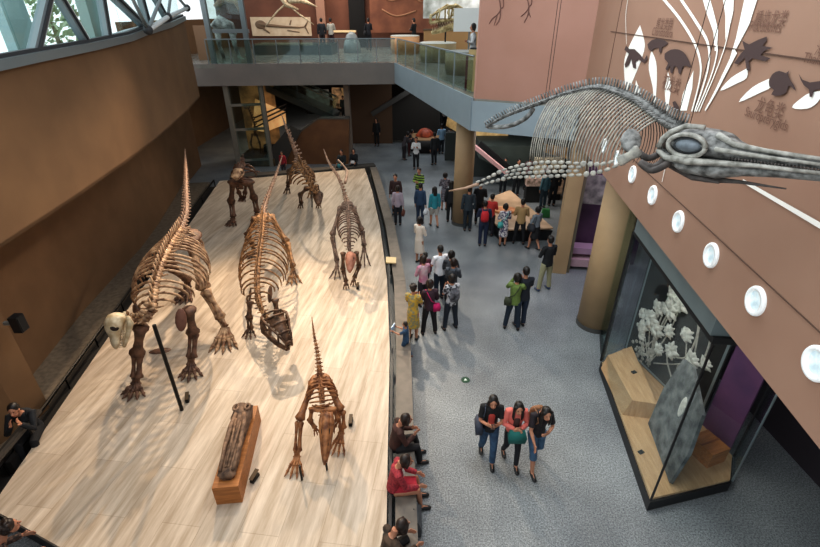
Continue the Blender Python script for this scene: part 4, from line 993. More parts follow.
# round display drums
def drum(px, py, Y, r, h, label, mtop, mside):
    A = AY(px, py, Y); h = A.z-5.1; t = thing('round_display_drum', label, 'display case', (A.x, Y, 5.1), 0, 'round display drums on the gallery')
    MB().lathe((0, 0, 0), [(r*.94, 0), (r*.94, h*.2), (r, h*.2), (r, h)], 32).build('drum_body', mside, t, True); MB().lathe((0, 0, h), [(r, 0), (r, .03), (r*.9, .05)], 32).build('drum_top', mtop, t, True)
mt_ = mat('lit_white_top', 'cfd3cc', .3, emit=.1); ms_ = mat('beige_drum', 'a8966f', .5, 0, '94835f', 2)
drum(405, 36, 31, .86, 1.75, 'cream round drum with orange-lit rim, left one behind the diagonal balcony', mt_, mat('warm_beige_drum', 'c2946a', .5, emit=.05))
drum(438, 43, 26, .92, 1.6, 'pale round glass-topped drum, the larger one behind the diagonal balcony', mt_, ms_)
drum(463, 52, 20.5, .7, 1.1, 'low pale drum with a grey top near the rosy panel', mat('grey_top', '9aa09d', .4), ms_)
t = thing('exhibit_counter', 'long beige exhibit counter behind the round drums', 'counter', (3.2, 33, 5.1), -.1); MB().box((0, 0, .6), (4.6, 1.2, 1.2)).build('body', mat('brown_beige_counter', 'a8855a', .6, emit=.05), t); MB().box((0, 0, 1.23), (4.7, 1.3, .06)).build('top', mat('dark_top', '5c4c3a', .5), t)
t = thing('cabinet', 'pale yellow cabinet beside a dark red post at the right end of the balcony', 'cabinet', (2.15, 15.9, 5.1), -.4); MB().box((0, 0, .6), (.55, .5, 1.2)).build('body', mat('pale_yellow_cab', 'c0a878', .5), t); MB().box((-.33, .0, .5), (.1, .3, 1.0)).build('red_post', mat('dark_red_post', '6e1f22', .6), t); MB().box((0, 0, 1.22), (.5, .4, .06)).build('top', M_dark, t)
# t-rex skull on gallery
c = AY(446, 18, 26); t = thing('dinosaur_skull', 'cream openwork dinosaur skull displayed above the round drums', 'skull', tuple(c))
skull(t, c, c, (-1, -.25, -.1), 1.7, .7, 1.0, mat('cream_skull_bone', 'd9c898', .6, 0, '8a7448', 5), .3, lattice=True)
MB().tube([(0, 0, -.4), (0, 0, -1.65)], .04, 6).build('stand', M_rod, t)
# bright banners / windows at far right top
t = framed('white_banner', 'slanted white exhibit board at the top beside the rosy panel', 'board', AY(470, 20, 23), 1.4, .9, mat('white_board', 'dfe2e0', .6, emit=.1), None)
MB().box((0, .06, -.9), (.06, .06, 1.9)).build('support_pole', M_steel, t)
t = framed('mountain_picture', 'grey and white mountain picture at the top edge left of the rosy panel', 'picture', AY(452, 2, 30), 3.2, 1.6, mat('mountain_print', 'dfe4e6', .6, 0, '7f847c', 1.2, emit=.1), None)
t = framed('abstract_mural', 'terracotta wall relief with pale curling strokes on the gallery far wall', 'mural', AY(404, 4, 36.0), 4.6, 3.4, mat('terracotta_relief', '8d5a40', .7, 0, '6f4331', 1.0), None)
mb = MB()
for P in ([(-1.8, -.06, .6), (-.8, -.06, .2), (.2, -.06, .5), (1.2, -.06, .1)], [(-1.5, -.06, -.3), (-.5, -.06, -.7), (.8, -.06, -.4)], [(.4, -.06, 1.1), (1.0, -.06, .7), (1.9, -.06, .9)]): mb.tube([tuple(q) for q in smooth_path(P, 4)], .05, 6)
mb.build('relief_strokes', mat('relief_stroke', 'ad7f60', .7), t, True)
t = tag(MB().ell(tuple(AY(354, 8, 37.4)), (.3, .12, .14)).build('red_ornament', mat('red_ornament', 'b0453a', .6), None, True), 'small red ornament on the gallery wall left of the dark doorway', 'ornament')

# ================================================================== LOWER HALL CONTENT
# glass shaft below slab
sh_ = thing('glass_display_shaft', 'grey framed glass shaft under the slab with an amber lit scene inside', 'display case', (-8.4, 24.8, 0)); so = sh_.location
p1 = G(240, 168); p2 = G(272, 166)
M_pg = mat('beige_grey_post', '8f897e', .5, .2)
for p in (p1, p2): MB().box((p.x, p.y, 2.1), (.22, .2, 4.2)).build('post', M_pg, sh_, origin=so)
for z in (.4, 2.0, 3.2): MB().beam((p1.x, p1.y, z), (p2.x, p2.y, z), .1, .12).build('cross_bar', M_pg, sh_, origin=so)
MB().box(((p1.x+p2.x)/2, p1.y+.1, 2.1), (p2.x-p1.x, .02, 4)).build('glass_pane', M_glassg, sh_, origin=so)
MB().box(((p1.x+p2.x)/2, p1.y+1.5, .2), (2.0, 2.4, .4)).build('floor_deck', mat('shaft_deck', '6a5236', .7, 0, '493722', 4), sh_, origin=so)
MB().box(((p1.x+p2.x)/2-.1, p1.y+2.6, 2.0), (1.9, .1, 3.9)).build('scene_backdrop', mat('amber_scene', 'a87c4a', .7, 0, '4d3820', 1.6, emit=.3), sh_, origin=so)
t = thing('small_skeleton', 'small dark skeleton standing behind the glass of the grey framed shaft', 'skeleton', (p1.x+.6, p1.y+1.4, .4)); 
mb = MB(); vertebrae(mb, smooth_path([(-.1, 0, 2.4), (0, 0, 2.0), (.1, 0, 1.5), (.0, .1, 1.0)], 4), .05, .07, .12, .08, .07); mb.build('backbone', BONE_BD, t, True)
for sg in (-1, 1): m2 = MB(); bone(m2, (sg*.1, 0, 1.1), (sg*.25, -.1, .6), .05); bone(m2, (sg*.25, -.1, .6), (sg*.2, 0, .0), .04); m2.build('leg', BONE_BD, t, True)
skull(t, (0, 0, 0), (-.15, -.15, 2.55), (-.3, -1, -.2), .4, .22, .22, BONE_T, .1)
# amber lit trapezoid diorama
t = thing('lit_diorama', 'brightly lit amber sloping panel behind the glass shaft', 'exhibit', (-7.6, 26.3, 0)); do = t.location
P = [AY(255, 99, 26.3), AY(285, 112, 26.3), AY(286, 124, 26.3), AY(266, 132, 26.3), AY(252, 130, 26.3)]
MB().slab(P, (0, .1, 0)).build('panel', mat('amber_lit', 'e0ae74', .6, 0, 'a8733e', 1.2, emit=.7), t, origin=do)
MB().box((sum(p.x for p in P)/5, 26.4, .4), (1.0, .3, .8)).build('base', M_soffit, t, origin=do)
# escalator
es = thing('escalator', 'dark escalator with glass sides descending behind the brown stair wall', 'escalator', (-5.8, 27.5, 0)); eo = es.location
A = AY(268, 88, 28); B = AY(336, 116, 27)
MB().beam(A+V((-1.2, 0, .7)), B, 1.2, .35).build('incline', mat('dark_green_grey', '39403d', .5), es, origin=eo)
for off in (-.6, .6): MB().beam(A+V((-1.2, off, 1.2)), B+V((0, off, .5)), .03, .8).build('glass_side', M_glassg, es, origin=eo); MB().tube([A+V((-1.2, off, 1.65)), B+V((0, off, .95))], .05, 6).build('handrail', mat('pale_rail', 'a8b0a4', .3, .3), es, origin=eo)
# brown stair wall
sw = thing('stair_wall', 'brown angled stair parapet wall behind the far end of the platform', 'wall', (-4.6, 25.2, 0)); wo = sw.location
Yw = 25.3
pts = [AY(283, 166, Yw), AY(301, 132, Yw), AY(318, 119.5, Yw), AY(349, 119.5, Yw), AY(348, 158, Yw-.02)]
pts = [V((p.x, Yw, max(0, p.z))) for p in pts]; pts[0].z = 0; pts[-1].z = 0
MB().slab(pts, (0, .35, 0)).build('brown_face', mat('chestnut_face', '7a5130', .6, 0, '6b4529', 1.5), sw, origin=wo)
MB().beam(pts[1]+V((0, .2, .05)), pts[2]+V((0, .2, .05)), .5, .08).beam(pts[2]+V((0, .2, .05)), pts[3]+V((0, .2, .05)), .5, .08).beam(pts[0]+V((0, .2, .05)), pts[1]+V((0, .2, .05)), .5, .08).build('grey_coping', mat('coping', '55504a', .5), sw, origin=wo)
MB().slab([AY(254, 168, Yw-.3), AY(283, 167, Yw-.3), AY(301, 131, Yw-.3), AY(290, 126, Yw-.3)], (0, .15, 0)).build('dark_side', mat('dark_side_grey', '3e3a35', .6), sw, origin=wo)
for k in range(3):
    A = AY(254, 128-k*5, Yw+.3); B = AY(286, 112-k*4, Yw+.3); MB().tube([A, B], .04, 6).build('handrail', mat('dark_rail', '4a4038', .4, .3), sw, origin=wo)
MB().box((-3.35, 26.2, 2.1), (.28, .5, 4.2)).build('pale_post', mat('grey_beige_post', '8a7a6c', .6), sw, origin=wo)
# dark back panels with lights in the back hall
t = thing('brown_partition', 'dark brown partition wall right of the pale post under the slab', 'wall', (-2.2, 30, 0)); MB().box((-.2, 0, 2.1), (2.6, .2, 4.2)).build('panel', mat('dk_brown_part', '5a3f28', .7), t)
t = thing('sloping_stair', 'black underside of a sloping stair under the diagonal balcony', 'stair', (0, 30, 0))
MB().beam(AY(372, 114, 29.8), AY(420, 84, 29.8), .3, .28).build('stringer', mat('grey_stringer', '4b4743', .6), t, origin=t.location)
MB().slab([AY(374, 116, 30), AY(415, 90, 30), AY(440, 100, 30), AY(440, 140, 30), AY(374, 140, 30)], (0, .1, 0)).build('underside', mat('dark_underside', '2a2520', .9), t, origin=t.location)
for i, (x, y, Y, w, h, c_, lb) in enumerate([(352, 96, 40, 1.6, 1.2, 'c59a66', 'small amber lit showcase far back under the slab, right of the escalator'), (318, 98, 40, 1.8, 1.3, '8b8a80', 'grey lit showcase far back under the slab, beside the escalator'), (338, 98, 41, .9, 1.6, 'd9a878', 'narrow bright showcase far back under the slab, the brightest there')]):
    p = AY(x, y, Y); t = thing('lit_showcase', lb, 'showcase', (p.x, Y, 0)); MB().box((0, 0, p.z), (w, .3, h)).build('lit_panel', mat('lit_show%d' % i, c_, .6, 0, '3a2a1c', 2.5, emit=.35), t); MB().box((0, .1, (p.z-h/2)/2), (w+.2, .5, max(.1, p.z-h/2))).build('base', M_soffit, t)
# red lit pod at 427,135
p = G(425, 152); t = thing('round_exhibit_table', 'round exhibit table glowing red-orange at the back of the hall', 'exhibit', (p.x, p.y+.6, 0))
MB().lathe((0, 0, 0), [(.9, 0), (.9, .35), (1.1, .4), (1.1, .75)], 28).build('table_body', mat('dark_grey_drum', '3a3634', .6), t, True)
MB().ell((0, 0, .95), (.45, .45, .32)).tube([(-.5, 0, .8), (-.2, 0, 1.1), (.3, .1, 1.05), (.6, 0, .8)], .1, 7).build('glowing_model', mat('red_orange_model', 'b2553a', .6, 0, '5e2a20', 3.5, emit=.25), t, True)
MB().lathe((0, 0, .75), [(1.05, 0), (1.05, .04)], 28).build('table_rim', mat('tan_rim', 'a88460', .5), t)
# golden showcase behind column 2
def quadthing(name, label, cat, px, Y, m, th=.15):
    P = [AY(x, y, Y) for x, y in px]; c = sum(P, V((0, 0, 0)))/len(P); t = thing(name, label, cat, (c.x, Y, 0)); MB().slab(P, (0, th, 0)).build('panel', m, t, origin=t.location)
    xs = [p.x for p in P]; zb = min(p.z for p in P)
    if zb > .1: MB().box(((min(xs)+max(xs))/2, Y+.1, zb/2), (max(xs)-min(xs), .12, zb)).build('support_wall', mat('dark_base_hall', '3f4543', .7), t, origin=t.location)
    return t
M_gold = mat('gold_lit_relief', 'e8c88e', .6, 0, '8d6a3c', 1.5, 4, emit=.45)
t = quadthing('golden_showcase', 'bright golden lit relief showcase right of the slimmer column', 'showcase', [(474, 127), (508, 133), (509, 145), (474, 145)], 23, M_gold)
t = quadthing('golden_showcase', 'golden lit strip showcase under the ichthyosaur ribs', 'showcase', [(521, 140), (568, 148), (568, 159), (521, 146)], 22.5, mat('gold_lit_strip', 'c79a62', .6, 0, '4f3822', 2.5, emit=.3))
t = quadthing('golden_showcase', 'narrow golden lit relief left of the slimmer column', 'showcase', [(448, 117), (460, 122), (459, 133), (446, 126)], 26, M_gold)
# dark teal partition box
P = [G(478, 160), G(545, 175), G(560, 168), G(500, 150)]
t = thing('teal_partition', 'dark teal-grey angled block wall behind the ichthyosaur flipper', 'partition', (4.6, 20.5, 0))
MB().slab([AY(481, 146, 21), AY(545, 146, 21), AY(541, 172, 21), AY(507, 172, 21), AY(479, 158, 21)], (0, 2.0, 0)).build('block', mat('teal_block', '46504c', .6, 0, '3c4643', 2), t, origin=t.location)
MB().beam(AY(474, 146, 20.4), AY(508, 174, 19.6), .12, .16).build('pink_edge', mat('pink_edge', 'c9a0a0', .5, emit=.1), t, origin=t.location)
MB().beam(AY(479, 144, 20.6), AY(512, 171, 19.8), .1, .3).build('black_edge', M_black, t, origin=t.location)
# sloping lit table
tb = thing('sloping_display_table', 'large wedge-shaped display table with a glowing tan top amid the crowd', 'display table', (4.0, 17.4, 0)); to = tb.location
top = [G(489, 199, .55), G(510, 191, .6), G(553, 229, .5), G(502, 231, .5), G(484, 214, .5)]
MB().loft([[(p.x+(4-p.x)*.06, p.y+(17.4-p.y)*.06, 0) for p in top], [(p.x, p.y, p.z-.08) for p in top]]).build('table_base', M_dark, tb, origin=to)
MB().slab(top, (0, 0, .05)).build('table_top', mat('tan_glow_top', 'c9a98a', .4, 0, '8d7257', 1.0, emit=.05), tb, origin=to)
MB().ell(G(505, 210, .62), (.5, .35, .08)).build('model_relief', mat('orange_relief', 'dd9a62', .6, 0, '9c5f38', 4, emit=.15), tb, True, to)
# background exhibits right back
for i, (x, y, Y, w, h, c_, lb) in enumerate([(548, 166, 20.5, 1.2, .7, 'd8cdb2', 'cluttered bright exhibit table under the ichthyosaur ribs'), (534, 181, 19.5, .7, .35, 'd6b7a8', 'small pinkish white lit panel behind the crowd at right'), (556, 186, 19.8, .5, .6, 'b59478', 'small beige lit stand beside the tan pillar')]):
    p = AY(x, y, Y); t = thing('lit_exhibit', lb, 'exhibit', (p.x, Y, 0)); MB().box((0, 0, p.z), (w, .4, h)).build('lit_panel', mat('lit_ex%d' % i, c_, .6, 0, '5c4a38', 5, emit=.2), t); MB().box((0, .05, (p.z-h/2)/2), (w*.9, .35, p.z-h/2)).build('base', M_soffit, t)
t = thing('green_bag', 'green shopping bag carried beside the crowd near the tan pillar', 'bag', tuple(G(545, 217, 0))); MB().loft([[(-.18, -.08, 0), (.18, -.08, 0), (.18, .08, 0), (-.18, .08, 0)], [(-.14, -.05, .35), (.14, -.05, .35), (.14, .05, .35), (-.14, .05, .35)]]).build('bag_body', mat('green_cloth', '3f8a4a', .7), t)
MB().tube([(-.08, 0, .35), (-.06, 0, .5), (.06, 0, .5), (.08, 0, .35)], .01, 5).build('handle', mat('green_cloth', '3f8a4a'), t)
# ================================================================== PEOPLE
PEND = []
def remesh(o, vox, it=3):
    md = o.modifiers.new('r', 'REMESH'); md.mode = 'VOXEL'; md.voxel_size = vox; md.use_smooth_shade = True
    sm = o.modifiers.new('s', 'SMOOTH'); sm.factor = .5; sm.iterations = it
    PEND.append(o)
SKIN = mat('skin', 'c08a6e', .55, 0, 'b47d62', 8)
M_hair = mat('black_hair', '18120f', .45); M_hairb = mat('dark_brown_hair', '2e1e17', .45, 0, '1d130f', 20)
M_eye = mat('dark_eye', '140e0c', .3); M_lip = mat('lip', '9b5248', .5)
def cloth(c, c2=None, kind='noise', scale=9.0, **k): return mat('cloth_%s_%s_%s' % (c, c2, kind), c, .8, 0, c2, scale, 3, kind=kind, **k)
def hand(mb, w, d, side, r=.0085, s=1.0):
    # palm plus four unequal bent fingers and a thumb leaving the side of the palm
    d = V(d).normalized(); a = V(side); a = (a-d*a.dot(d)).normalized(); n = d.cross(a); w = V(w)
    mb.tube([w-d*.02*s, w+d*.03*s, w+d*.085*s], [(.024*s, .018*s), (.038*s, .016*s), (.038*s, .013*s)], 8, side=a)
    for i, L in enumerate((.062, .072, .066, .050)):
        b = w+d*.08*s+a*(.029-.0193*i)*s
        mb.tube([b, b+d*L*.45*s+n*.004*s, b+d*L*.8*s+n*.016*s, b+d*L*s+n*.03*s], [r*s, r*s, r*.9*s, r*.6*s], 6)
    b = w+d*.025*s+a*.034*s
    mb.tube([b, b+(d*.6+a*.8)*.03*s, b+(d*.85+a*.5)*.055*s+n*.01*s], [r*1.25*s, r*1.1*s, r*.8*s], 6)
def person(px, label, face, h=1.65, sex='f', legs='stand', arms='down', top='444444', top2=None, tkind='noise', sleeve='long', bottom='trousers', bcol='20242c', bcol2=None, hair='short', hcol=None, shoes='1c1c1e', bag=None, near=False, z=0.0, tilt=0, pos=None, group='visitors on the museum floor', tscale=9.0, inner=None, headtilt=0, item=None, lean=0.0, seat=.42):
    loc = V(pos) if pos else G(px[0], px[1], z)
    t = thing('person', label, 'person', tuple(loc), radians(face), group)
    k = h/1.7; vox = .009 if near else .015
    S = lambda *p: V(p)*k
    wide = 1.0 if sex == 'm' else .9
    if sex == 'c': wide = .95
    sit = legs == 'sit'; dz = -.93+seat+.10 if sit else 0.0
    if legs == 'crouch': dz = -.5
    ly = lean
    pel = S(0, 0, .93+dz); waist = S(0, .0+.1*ly, 1.07+dz); chest = S(0, .01+.35*ly, 1.27+dz-.03*ly); neck = S(0, .0+.6*ly, 1.44+dz-.08*ly); hb = S(0, .02+.75*ly, 1.52+dz-.1*ly)
    hc = S(0, .035+.85*ly+.03*headtilt, 1.60+dz-.11*ly-.02*headtilt)
    sh = {s: S(s*.175*wide, .0+.52*ly, 1.385+dz-.06*ly) for s in (-1, 1)}
    A = {}
    for s in (-1, 1):
        m = arms if isinstance(arms, str) else arms[0 if s < 0 else 1]
        b = sh[s]
        if m == 'down': e = b+S(s*.05, -.02, -.29); w = e+S(s*.01, .05, -.25); hd = (0, .15, -1)
        elif m == 'fold': e = b+S(s*.06, .06, -.27); w = e+S(-s*.16, .17, .03); hd = (-s*.8, .4, .1)
        elif m == 'phone': e = b+S(s*.04, .10, -.26); w = e+S(-s*.11, .18, .08); hd = (-s*.4, .6, .5)
        elif m == 'camera': e = b+S(s*.07, .16, -.17); w = e+S(-s*.15, .12, .22); hd = (-s*.5, .4, .7)
        elif m == 'bagarm': e = b+S(s*.10, .02, -.26); w = e+S(-s*.03, .20, -.03); hd = (-s*.3, .8, -.2)
        elif m == 'back': e = b+S(s*.07, -.06, -.27); w = e+S(-s*.12, -.10, -.12); hd = (-s*.8, -.2, -.3)
        elif m == 'swing': e = b+S(s*.06, .12, -.26); w = e+S(-s*.02, .17, -.15); hd = (0, .7, -.7)
        elif m == 'knee': e = b+S(s*.04, .12, -.26); w = e+S(-s*.06, .22, -.06); hd = (-s*.2, .8, -.3)
        elif m == 'chin': e = b+S(s*.02, .24, -.20); w = e+S(-s*.12, .03, .19); hd = (-s*.2, .1, .9)
        elif m == 'forward': e = b+S(s*.03, .20, -.16); w = e+S(-s*.03, .24, .05); hd = (0, 1, .1)
        A[s] = (b, e, w, hd)
    Lg = {}
    for s in (-1, 1):
        hp = pel+S(s*.085, 0, -.04)
        if sit: kn = hp+S(s*.04, .42, .02); an = kn+S(0, .04, -.40 if seat < .5 else -.42); an.z = max(an.z, .09*k)
        elif legs == 'walk': q = s; kn = hp+S(s*.01, .20 if q > 0 else .05, -.38); an = (kn+S(s*-.01, .05 if q > 0 else -.30, -.40)); an.z = (.09 if q > 0 else .17)*k
        elif legs == 'step': q = -s; kn = hp+S(s*.01, .13 if q > 0 else .0, -.41); an = (kn+S(0, .03 if q > 0 else -.20, -.40)); an.z = (.09 if q > 0 else .13)*k
        elif legs == 'crouch': kn = hp+S(s*.08, .32, .05); an = kn+S(0, -.18, -.36); an.z = .09*k
        elif legs == 'apart': kn = hp+S(s*.05, .01, -.41); an = kn+S(s*.04, -.02, -.40); an.z = .09*k
        else: kn = hp+S(s*.01, .02, -.41); an = kn+S(0, -.03, -.40); an.z = .09*k
        Lg[s] = (hp, kn, an)
    # ---- body, one continuous surface
    mb = MB(); W = wide*k; X1 = (1, 0, 0)
    mb.tube([pel+S(0, 0, -.08), pel, waist, chest, chest+S(0, 0, .1), neck+S(0, 0, -.02)], [(.13*W, .09*k), (.155*W, .105*k), (.125*W, .09*k), (.15*W, .10*k), (.155*W, .09*k), (.06*k, .05*k)], 14, side=X1)
    mb.tube([neck+S(0, 0, -.05), hb+S(0, 0, .03)], .052*k, 10)
    mb.ell(hc+S(0, 0, .02), (.074*k, .092*k, .105*k), None, 16, 12); mb.ell(hc+S(0, .03, -.055), (.055*k, .06*k, .06*k), None, 12, 8)
    mb.tube([hc+S(0, .085, .015), hc+S(0, .118, -.022), hc+S(0, .09, -.035)], [.010*k, .016*k, .010*k], 6)
    for s in (-1, 1):
        mb.ell(hc+S(s*.076, .0, -.005), (.012*k, .022*k, .032*k), None, 8, 6)
        b, e, w, hd = A[s]
        mb.tube([b-S(s*.06, 0, 0), b, b.lerp(e, .4), e, e.lerp(w, .35), w], [.05*k, .052*k, .044*k, .036*k, .036*k, .024*k], 10)
        hp, kn, an = Lg[s]
        mb.tube([hp, hp.lerp(kn, .4), kn, kn.lerp(an, .35), an], [.085*k, .075*k, .052*k, .052*k, .034*k], 10)
        mb.tube([an, an+S(0, .03, -.04), an+S(0, .13, -.06)], [.034*k, .035*k, .028*k], 8)
        if near: hand(mb, w, hd, (0, 0, 1) if abs(hd[2]) < .8 else (0, 1, 0), .0105, k*1.05)
    body = mb.build('body', SKIN, t); remesh(body, vox, 2)
    if not near:
        hm = MB()
        for s in (-1, 1): b, e, w, hd = A[s]; hand(hm, w, hd, (0, 0, 1) if abs(hd[2]) < .8 else (0, 1, 0), .009, k)
        body['_h'] = 1; HANDS.append((body, hm))
    mb = MB()
    for s in (-1, 1): mb.ell(hc+S(s*.030, .084, .018), (.013*k, .008*k, .007*k), None, 8, 5)
    mb.build('eyes', M_eye, t)
    MB().ell(hc+S(0, .088, -.058), (.024*k, .008*k, .008*k), None, 8, 5).build('mouth', M_lip, t)
    # ---- hair
    hm_ = hcol or M_hair; mb = MB()
    mb.ell(hc+S(0, -.018, .045), (.088*k, .098*k, .098*k), None, 16, 12)
    mb.ell(hc+S(0, -.04, .0), (.082*k, .078*k, .09*k), None, 14, 10)
    if hair in ('bob', 'long', 'pony'):
        for s in (-1, 1): mb.tube([hc+S(s*.055, .04, .075), hc+S(s*.082, .02, .01), hc+S(s*.08, .0, -.08)] + ([hc+S(s*.085, .01, -.20), hc+S(s*.07, .02, -.28)] if hair == 'long' else []), [.03*k, .03*k, .028*k]+([.028*k, .012*k] if hair == 'long' else []), 8)
    if hair == 'bob': mb.ell(hc+S(0, -.045, -.05), (.085*k, .06*k, .08*k), None, 12, 8)
    if hair == 'long': mb.tube([hc+S(0, -.06, .02), hc+S(0, -.09, -.10), hc+S(0, -.095, -.22), hc+S(0, -.085, -.34)], [(.08*k, .045*k), (.085*k, .04*k), (.08*k, .035*k), (.045*k, .02*k)], 12, side=X1)
    if hair == 'pony': mb.tube([hc+S(0, -.10, .05), hc+S(0, -.16, .0), hc+S(0, -.15, -.15), hc+S(0, -.13, -.22)], [.025*k, .036*k, .03*k, .01*k], 8)
    if hair == 'curly':
        r_ = random.Random(int(px[0]) if px else 1)
        for i in range(26): a = r_.uniform(0, 2*pi); b_ = r_.uniform(-.3, 1.3); mb.ell(hc+S(.085*cos(a)*cos(b_), -.02+.09*sin(a)*cos(b_)*(1 if sin(a) < 0 else .5), .05+.085*sin(b_)), .03*k, None, 8, 5)
    ho = mb.build('hair', hm_, t); remesh(ho, .010 if near else .014, 2)
    # ---- clothing
    T = cloth(top, top2, tkind, tscale); B = cloth(bcol, bcol2)
    mb = MB(); i_ = .014*k
    dress = bottom == 'dress'
    btm = pel+S(0, 0, -.10 if not sit else -.03)
    mb.tube([btm, pel, waist, chest, chest+S(0, 0, .1), neck+S(0, 0, -.035), neck+S(0, 0, -.01)], [(.165*W, .125*k), (.17*W, .125*k), (.145*W, .11*k), (.168*W, .12*k), (.165*W, .105*k), (.10*W, .075*k), (.06*k, .06*k)], 16, side=X1)
    for s in (-1, 1):
        b, e, w, hd = A[s]
        pts = [b-S(s*.08, 0, 0), b, b.lerp(e, .5)]; rd = [.055*k+i_, .054*k+i_, .046*k+i_]
        if sleeve == 'short': pts.append(b.lerp(e, .75)); rd.append(.052*k+i_)
        elif sleeve == 'mid': pts += [e, e.lerp(w, .25)]; rd += [.042*k+i_, .042*k+i_]
        else: pts += [e, e.lerp(w, .5), e.lerp(w, .97)]; rd += [.042*k+i_, .036*k+i_, .030*k+i_]
        mb.tube(pts, rd, 10)
    o = mb.build('top' if not dress else 'dress_bodice', T, t); remesh(o, vox, 3)
    mb = MB()
    if bottom in ('trousers', 'jeans_short', 'shorts', 'leggings', 'wide'):
        mb.tube([pel+S(0, 0, -.10), pel+S(0, 0, -.02), pel+S(0, 0, .07)], [(.155*W, .115*k), (.165*W, .115*k), (.145*W, .105*k)], 14, side=X1)
        for s in (-1, 1):
            hp, kn, an = Lg[s]; e_ = .97 if bottom != 'leggings' else 1.0
            g = {'trousers': .016, 'jeans_short': .014, 'shorts': .022, 'leggings': .005, 'wide': .028}[bottom]*k
            if bottom == 'shorts': mb.tube([hp, hp.lerp(kn, .4), hp.lerp(kn, .85)], [.085*k+g, .078*k+g, .065*k+g], 10)
            elif bottom == 'jeans_short': mb.tube([hp, hp.lerp(kn, .4), kn, kn.lerp(an, .28)], [.085*k+g, .075*k+g, .056*k+g, .058*k+g], 10)
            else: mb.tube([hp, hp.lerp(kn, .4), kn, kn.lerp(an, .4), an.lerp(kn, .03)], [.083*k+g, .075*k+g, .054*k+g, .050*k+g, .042*k+g*1.2], 10)
        o = mb.build('leggings' if bottom == 'leggings' else ('shorts' if bottom == 'shorts' else 'trousers'), B, t)
    else:
        L = .42 if bottom == 'skirt' else .50
        if sit:
            mb.tube([pel+S(0, -.02, 0), pel+S(0, .2, 0), pel+S(0, .40, .0)], [(.17*W, .11*k), (.18*W, .10*k), (.17*W, .085*k)], 14, side=X1)
        else: mb.tube([pel+S(0, 0, .08), pel, pel+S(0, .01, -L*.6), pel+S(0, .015, -L)], [(.145*W, .11*k), (.175*W, .135*k), (.185*W, .155*k), (.20*W, .175*k)], 16, side=X1)
        o = mb.build('skirt', B if bottom == 'skirt' else T, t)
    remesh(o, vox, 2)
    if inner: MB().tube([pel+S(0, .095, .06), waist+S(0, .098, 0), chest+S(0, .112, 0), neck+S(0, .055, -.05)], [(.07*k, .03*k), (.06*k, .03*k), (.06*k, .03*k), (.04*k, .02*k)], 8, side=X1).build('undershirt', cloth(inner), t, True)
    SM = mat('shoe_'+shoes, shoes, .5)
    for s in (-1, 1):
        hp, kn, an = Lg[s]; f = S(an.x/k, an.y/k, an.z/k)
        MB().tube([f+S(0, -.05, -.055), f+S(0, .0, -.045), f+S(0, .08, -.055), f+S(0, .16, -.065), f+S(0, .185, -.07)], [(.03*k, .028*k), (.042*k, .043*k), (.045*k, .034*k), (.04*k, .024*k), (.02*k, .012*k)], 10, side=X1).build('shoe', SM, t, True)
    # ---- carried things
    if bag:
        kind, bc = bag[0], bag[1]; bm = cloth(bc, bag[2] if len(bag) > 2 else None)
        if kind == 'backpack':
            o = MB().tube([waist+S(0, -.16, -.04), waist+S(0, -.19, .06), chest+S(0, -.19, .04), chest+S(0, -.15, .13)], [(.12*k, .055*k), (.14*k, .08*k), (.135*k, .075*k), (.09*k, .04*k)], 12, side=X1)
            for s in (-1, 1): o.tube([chest+S(s*.09, -.13, .13), chest+S(s*.10, .02, .175), chest+S(s*.10, .115, .03), chest+S(s*.11, .02, -.12), waist+S(s*.10, -.13, .0)], [(.022*k, .008*k)]*5, 6)
            nm = 'backpack'
        elif kind == 'shoulder':
            sd = bag[3] if len(bag) > 3 else -1; c = pel+S(sd*.21, .03, .02)
            o = MB().loft([[c+S(x*.06, y*.14, -.14) for x, y in ((-1, -1), (1, -1), (1, 1), (-1, 1))], [c+S(x*.075, y*.16, -.03) for x, y in ((-1, -1), (1, -1), (1, 1), (-1, 1))], [c+S(x*.04, y*.13, .12) for x, y in ((-1, -1), (1, -1), (1, 1), (-1, 1))]])
            o.tube([c+S(0, .12, .1), waist+S(sd*.15, .1, .1), chest+S(sd*.13, .11, .1), chest+S(sd*.12, .0, .175), chest+S(sd*.14, -.11, .08), c+S(0, -.12, .1)], .010*k, 6); nm = 'shoulder_bag'
        elif kind == 'cross':
            sd = bag[3] if len(bag) > 3 else 1; c = pel+S(sd*.17, -.08, .0)
            o = MB().loft([[c+S(x*.09, y*.05, -.12) for x, y in ((-1, -1), (1, -1), (1, 1), (-1, 1))], [c+S(x*.10, y*.06, .0) for x, y in ((-1, -1), (1, -1), (1, 1), (-1, 1))], [c+S(x*.08, y*.04, .1) for x, y in ((-1, -1), (1, -1), (1, 1), (-1, 1))]])
            o.tube([c+S(0, 0, .1), waist+S(sd*.02, -.125, .08), chest+S(-sd*.06, -.135, .06), chest+S(-sd*.12, -.02, .18), chest+S(-sd*.03, .13, .02), waist+S(sd*.10, .12, 0)], (.012*k), 6); nm = 'crossbody_bag'
        elif kind == 'front':
            c = (A[-1][2]+A[1][2])/2+S(0, .03, -.14)
            o = MB().loft([[c+S(x*.15, y*.05, -.15) for x, y in ((-1, -1), (1, -1), (1, 1), (-1, 1))], [c+S(x*.17, y*.07, .0) for x, y in ((-1, -1), (1, -1), (1, 1), (-1, 1))], [c+S(x*.13, y*.035, .14) for x, y in ((-1, -1), (1, -1), (1, 1), (-1, 1))]]); nm = 'handbag'
        elif kind == 'hand':
            sd = bag[3] if len(bag) > 3 else 1; c = A[sd][2]+S(0, .02, -.28)
